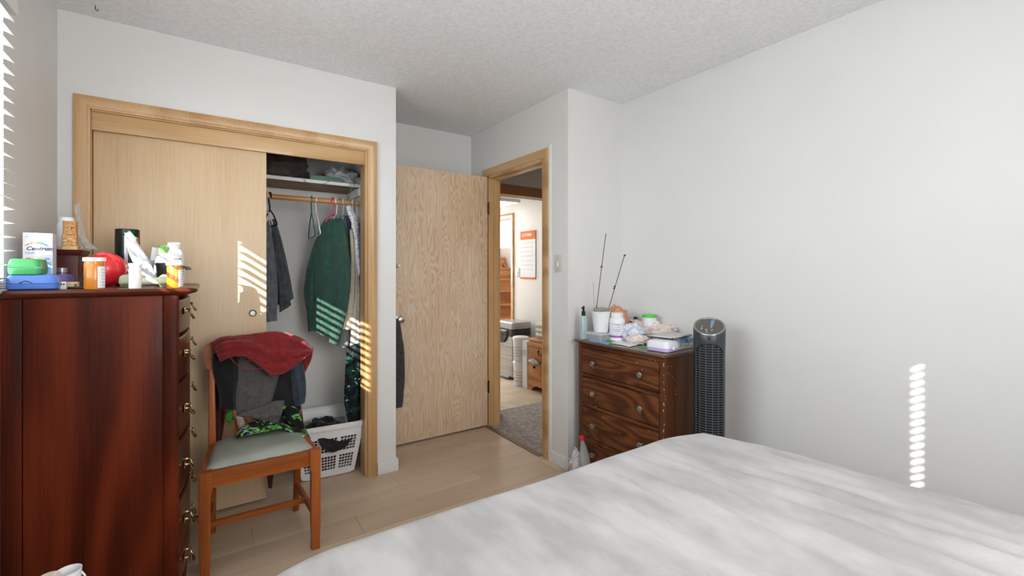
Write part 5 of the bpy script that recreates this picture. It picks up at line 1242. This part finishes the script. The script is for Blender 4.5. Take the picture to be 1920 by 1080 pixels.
# ============================================================ KITCHEN VIEW
# calendar
y0, y1 = P(1005, 470, X=X3).y, P(977, 470, X=X3).y; z0, z1 = 1.172, 1.765
cal = thing('wall_calendar', 'orange and white paper calendar hanging on the kitchen wall', 'calendar', (X3-0.002, (y0+y1)/2, z0))
B().box((X3-0.010, y0, z0+0.02), (X3-0.006, y1, z1)).build('sheet', mat('cal_paper', (232,234,238), 0.7), cal, smooth=False)
B().box((X3-0.0115, y0, z1-0.105), (X3-0.0102, y1, z1)).build('header', patterned('orange_leaf_print', [(0,(226,126,60)), (0.47,(244,196,150)), (0.53,(214,110,48))], 40), cal, smooth=False)
B().box((X3-0.0115, y0, z0), (X3-0.006, y1, z0+0.022)).build('footer', patterned('orange_leaf_print', [(0,(226,126,60))], 40), cal, smooth=False)
text('OCTOBRE', 0.045, M_paper, cal, (X3-0.0122, y1-0.03, z1-0.065), (0,-1,0), (0,0,1), bold=0.001)
b = B()
for r_ in range(7):
    zz = z1-0.15-0.055*r_
    for q in range(7): b.box((X3-0.0106, y1-0.02-0.037*q, zz), (X3-0.0101, y1-0.034-0.037*q, zz+0.008))
b.build('day_number', mat('cal_ink', (150,152,160), 0.7), cal, smooth=False)['kind'] = 'stuff'
B().box((X3-0.0112, y0, (z0+z1)/2-0.004), (X3-0.0101, y1, (z0+z1)/2+0.001)).build('fold', mat('cal_fold', (214,216,220), 0.7), cal, smooth=False)
# trash can
tc_ = Vector((3.10, 4.50, 0)); tcan = thing('trash_can', 'tall brushed steel pedal bin with black liner in the kitchen', 'trash can', tc_)
B().loft([(0.0295,tc_.x,tc_.y,0.135,0.17,0.03),(0.50,tc_.x,tc_.y,0.135,0.17,0.03)]).build('body', M_steel, tcan)
B().loft([(0.50,tc_.x,tc_.y,0.139,0.174,0.032),(0.59,tc_.x,tc_.y,0.137,0.172,0.032)]).build('liner_bag', thin('bin_liner', (20,20,22), 1.0, 0.25, bmp=40), tcan)
B().loft([(0.592,tc_.x,tc_.y,0.141,0.176,0.034),(0.655,tc_.x,tc_.y,0.141,0.176,0.034),(0.668,tc_.x,tc_.y,0.13,0.165,0.03)]).build('lid', M_steel, tcan)
B().loft([(0.0,tc_.x,tc_.y,0.128,0.163,0.03),(0.029,tc_.x,tc_.y,0.132,0.167,0.03)]).build('base', M_ldark, tcan)
B().loft([(0.02,tc_.x-0.155,tc_.y,0.02,0.12,0.015),(0.035,tc_.x-0.155,tc_.y,0.022,0.12,0.015)]).build('pedal', M_steel, tcan)
cloth_b = B(); cloth(cloth_b, [Vector((2.955,4.62,0.57)), Vector((2.95,4.63,0.50)), Vector((2.95,4.62,0.41))], [Vector((2.955,4.42,0.57)), Vector((2.95,4.44,0.49)), Vector((2.95,4.50,0.42))], thick=0.008, amp=0.006, freq=2, seed=1, nrm=(-1,0,0)); cloth_b.build('bag_overhang', thin('bin_liner', (20,20,22), 1.0, 0.25, bmp=40), tcan, sharp=180)
# pails
def pail(label, c, r, z0, h, grp='white plastic pails stacked in the kitchen'):
    o = thing('plastic_pail', label, 'pail', (c[0], c[1], z0), 0, grp); c = Vector((c[0], c[1], z0))
    B().lathe([(r*0.86,0),(r*0.88,0.004),(r*0.97,h*0.84)], c, 28).build('body', M_wp, o)
    B().lathe([(r*1.04,0),(r*1.04,h*0.10),(r*1.0,h*0.13),(r*0.9,h*0.15),(0.001,h*0.15)], c+Vector((0,0,h*0.84)), 28).build('lid', M_wp, o)
    b = B()
    for q in range(4): b.lathe([(r*0.955,0),(r*0.955,0.006)], c+Vector((0,0,h*(0.2+0.12*q))), 28, cap0=False, cap1=False)
    b.build('label_print', mat('pail_ink', (196,170,160), 0.6), o)
    return o
pcx = (2.925, 4.115)
pail('lower white lidded pail of the stack of two beside the steel bin', pcx, 0.085, 0.001, 0.27)
pail('upper white pail of the stack of two beside the steel bin', pcx, 0.088, 0.273, 0.27)
B_ = thing('white_carton', 'tall white carton with a pale blue round print beside the pine cabinet', 'box', (2.93, 3.975, 0))
B().box((2.88, 3.935, 0.001), (3.10, 4.02, 0.51), 0.003).build('carton', M_paper, B_)
B().lathe([(0.036,0),(0.038,0.001),(0.001,0.0012)], (2.8792, 3.978, 0.38), 28, ax=(-1,0,0)).build('round_print', mat('pale_blue_print', (186,206,224), 0.6), B_)
# pine cabinet
qx0, qx1, qy0, qy1, qz = 2.885, 3.28, 3.545, 3.915, 0.55
pc_ = thing('pine_cabinet', 'small honey pine cabinet with black bail handles in the kitchen', 'cabinet', ((qx0+qx1)/2, (qy0+qy1)/2, 0))
B().box((qx0-0.012, qy0-0.01, qz-0.02), (qx1, qy1+0.012, qz), 0.004).build('top', M_pine, pc_)
B().box((qx0+0.006, qy0, 0.10), (qx1, qy1, qz-0.02)).build('carcass', M_pine, pc_, smooth=False)
B().prism([(qy0,0),(qy0+0.05,0),(qy0+0.09,0.035),(qy0+0.13,0.055),(qy1-0.13,0.055),(qy1-0.09,0.035),(qy1-0.05,0),(qy1,0),(qy1,0.125),(qy0,0.125)], lambda p, k: Vector((qx0-0.002+0.02*k, p[0], p[1]))).build('apron', M_pine, pc_, smooth=False)
for yy in (qy0, qy1-0.02): B().box((qx0+0.02, yy, 0), (qx1, yy+0.02, 0.10)).build('foot', M_pine, pc_, smooth=False)
M_iron = mat('black_iron', (34,30,28), 0.5, metal=0.6)
for z0, z1, split in ((0.325,0.52,False), (0.13,0.315,True)):
    if split:
        b = B().box((qx0-0.010, qy0+0.01, z0), (qx0+0.0055, qy0+0.135, z1), 0.003).box((qx0-0.010, qy0+0.139, z0), (qx0+0.0055, qy1-0.01, z1), 0.003)
    else: b = B().box((qx0-0.010, qy0+0.01, z0), (qx0+0.0055, qy1-0.01, z1-0.06), 0.003).box((qx0-0.004, qy0+0.004, z1-0.055), (qx0+0.0055, qy1-0.004, z1), 0.004)
    dr = b.build('drawer', M_pine, pc_)
    yc_ = qy1-0.235 if not split else qy1-0.12; zc_ = (z0+z1)/2+(0.0 if not split else 0.035)
    h_ = B().tube([(qx0-0.012, yc_-0.045, zc_+0.015), (qx0-0.022, yc_-0.042, zc_-0.008), (qx0-0.024, yc_-0.02, zc_-0.022), (qx0-0.024, yc_+0.02, zc_-0.022), (qx0-0.022, yc_+0.042, zc_-0.008), (qx0-0.012, yc_+0.045, zc_+0.015)], 0.005, 8) if not split else B().lathe([(0.012,0),(0.014,0.012),(0.001,0.018)], (qx0-0.010, yc_, zc_), 14, ax=(-1,0,0))
    if not split:
        for e in (-0.045, 0.045): h_.lathe([(0.014,0),(0.012,0.004),(0.001,0.006)], (qx0-0.010, yc_+e, zc_+0.015), 12, ax=(-1,0,0))
    h_.build('handle' if not split else 'knob', M_iron, dr)
tt_ = blob('towel', 'pale blue grey cloth caught in the pine cabinet drawer', 'towel', fab('pale_blue_cloth', (158,178,180), (216,220,216), 20), Vector((qx0-0.022, qy1-0.12, 0.318)), (0.010,0.075,0.022), 4, 0.6)
# egg cartons and tan box
M_pulp = patterned('egg_print', [(0,(214,206,192)), (0.52,(236,232,224)), (0.62,(200,170,140))], 26)
for q in range(3):
    ec = thing('egg_carton', ['bottom egg carton of the stack on the pine cabinet', 'middle egg carton of the stack on the pine cabinet', 'top egg carton of the stack on the pine cabinet'][q], 'egg carton', (3.02, 3.80, qz+0.001+q*0.054), 0, 'egg cartons on the pine cabinet')
    e0 = Vector(ec.location)
    B().loft([(e0.z,e0.x,e0.y,0.048,0.098,0.01),(e0.z+0.026,e0.x,e0.y,0.055,0.105,0.012)]).build('tray', mat('pulp_grey', (190,186,178), 0.9), ec)
    B().loft([(e0.z+0.0265,e0.x,e0.y,0.056,0.107,0.012),(e0.z+0.046,e0.x,e0.y,0.050,0.10,0.012),(e0.z+0.053,e0.x,e0.y,0.042,0.092,0.012)]).build('lid', M_pulp, ec)
tb3 = thing('cardboard_box', 'plain tan cardboard box on the pine cabinet beside the egg cartons', 'box', (3.0, 3.61, qz+0.001))
B().box((2.90, 3.56, qz+0.001), (3.10, 3.665, qz+0.155), 0.002).build('carton', mat('cardboard', (206,186,160), 0.8), tb3)
B().box((2.899, 3.605, qz+0.01), (2.8995, 3.62, qz+0.155)).build('tape', mat('tape', (224,210,186), 0.4), tb3, smooth=False)
# stair flight and handrail
st_ = thing('staircase', 'orange varnished wooden stairs rising beyond the kitchen doorway', 'stairs', (3.95, 5.6, 0))
M_stair = wood('stair_wood', (160,96,50), (200,140,88), (216,166,116), 'X', 8, 8, 0.4, 3)
for q in range(9):
    ya = 4.95+0.25*q; 
    if ya > 6.95: break
    B().box((3.46, ya-0.02, 0.19*(q+1)-0.03), (4.42, min(ya+0.25, 6.98), 0.19*(q+1)), 0.004).build('tread', M_stair, st_)
    B().box((3.46, ya, 0.19*q+0.001), (4.42, ya+0.018, 0.19*(q+1)-0.03)).build('riser', M_stair, st_, smooth=False)
B().prism([(4.93,0.001),(6.98,0.001),(6.98,1.62),(6.9,1.62)], lambda p, k: Vector((3.43+0.028*k, p[0], p[1]))).build('stringer', M_stair, st_, smooth=False)
hr = thing('handrail', 'brown wooden handrail on the stairwell wall', 'handrail', (4.42, 6.2, 0.9))
B().tube([(4.39, 5.2, 0.23), (4.39, 6.95, 1.59)], 0.026, 12).build('rail', wood('rail_wood', (120,62,28), (160,92,46), (180,112,64), 'Y', 8, 8, 0.35, 3), hr)
for yy, zz in ((5.5, 0.463), (6.6, 1.318)): B().tube([(4.449, yy, zz-0.06), (4.40, yy, zz-0.05), (4.39, yy, zz-0.022)], 0.008, 8).build('bracket', M_bronze, hr)
# kitchen ceiling light
kl = thing('ceiling_light', 'flat white fluorescent ceiling light in the kitchen', 'ceiling light', (2.85, 4.72, KZ-0.03))
B().box((2.58, 4.42, KZ-0.03), (3.14, 5.0, KZ-0.001), 0.004).build('frame', M_wp, kl)
em = mat('lit_diffuser', (255,255,255), 0.5); pb = em.node_tree.nodes['Principled BSDF']; pb.inputs['Emission Color'].default_value = (1,0.98,0.95,1); pb.inputs['Emission Strength'].default_value = 2.0
B().box((2.60, 4.44, KZ-0.034), (3.12, 4.98, KZ-0.0305)).build('diffuser', em, kl, smooth=False)

# ============================================================ NIGHTSTAND AND MUG AT THE BOTTOM LEFT EDGE
ns = thing('nightstand', 'small dark nightstand in front of the tall chest, below the frame', 'nightstand', (-0.345, 1.30, 0))
B().box((-0.50, 1.10, 0.445), (-0.19, 1.50, 0.465), 0.005).build('top', M_cherryx, ns)
for x in (-0.49, -0.23):
    for y in (1.11, 1.46): B().box((x, y, 0), (x+0.03, y+0.03, 0.445), 0.003).build('leg', M_cherry, ns)
B().box((-0.48, 1.12, 0.33), (-0.21, 1.48, 0.445)).build('case', M_cherry, ns, smooth=False)
MY = 1.43
mp = P(128, 1075, Y=MY); mg = thing('small_cup', 'small white cup at the bottom left edge of the picture', 'cup', (mp.x, MY, 0.4655))
mh = P(128, 1069, Y=MY).z-0.4655; mr = rad(108, 148, MY)*1.35; m0 = Vector(mg.location)
B().lathe([(mr*0.7,0),(mr*0.75,0.003),(mr,mh),(mr*0.93,mh),(mr*0.70,0.008),(0.001,0.008)], m0, 32, cap1=False).build('cup_wall', M_wp, mg)
B().tube([m0+Vector((mr*0.9+0.009*sin(pi*t/8), 0, mh*0.92-mh*0.4*t/8)) for t in range(9)], 0.002, 8).build('handle', M_wp, mg)
pk = P(98, 1078, Y=MY); M_pp = mat('pale_pink', (226,204,196), 0.4)
jar('cream_jar', 'pale pink lidded jar at the bottom left edge beside the small cup', (pk.x-0.006, MY, 0.4655), 0.019, pk.z-0.4655, M_pp, M_pp, 'jar', 1.0, 0.25)
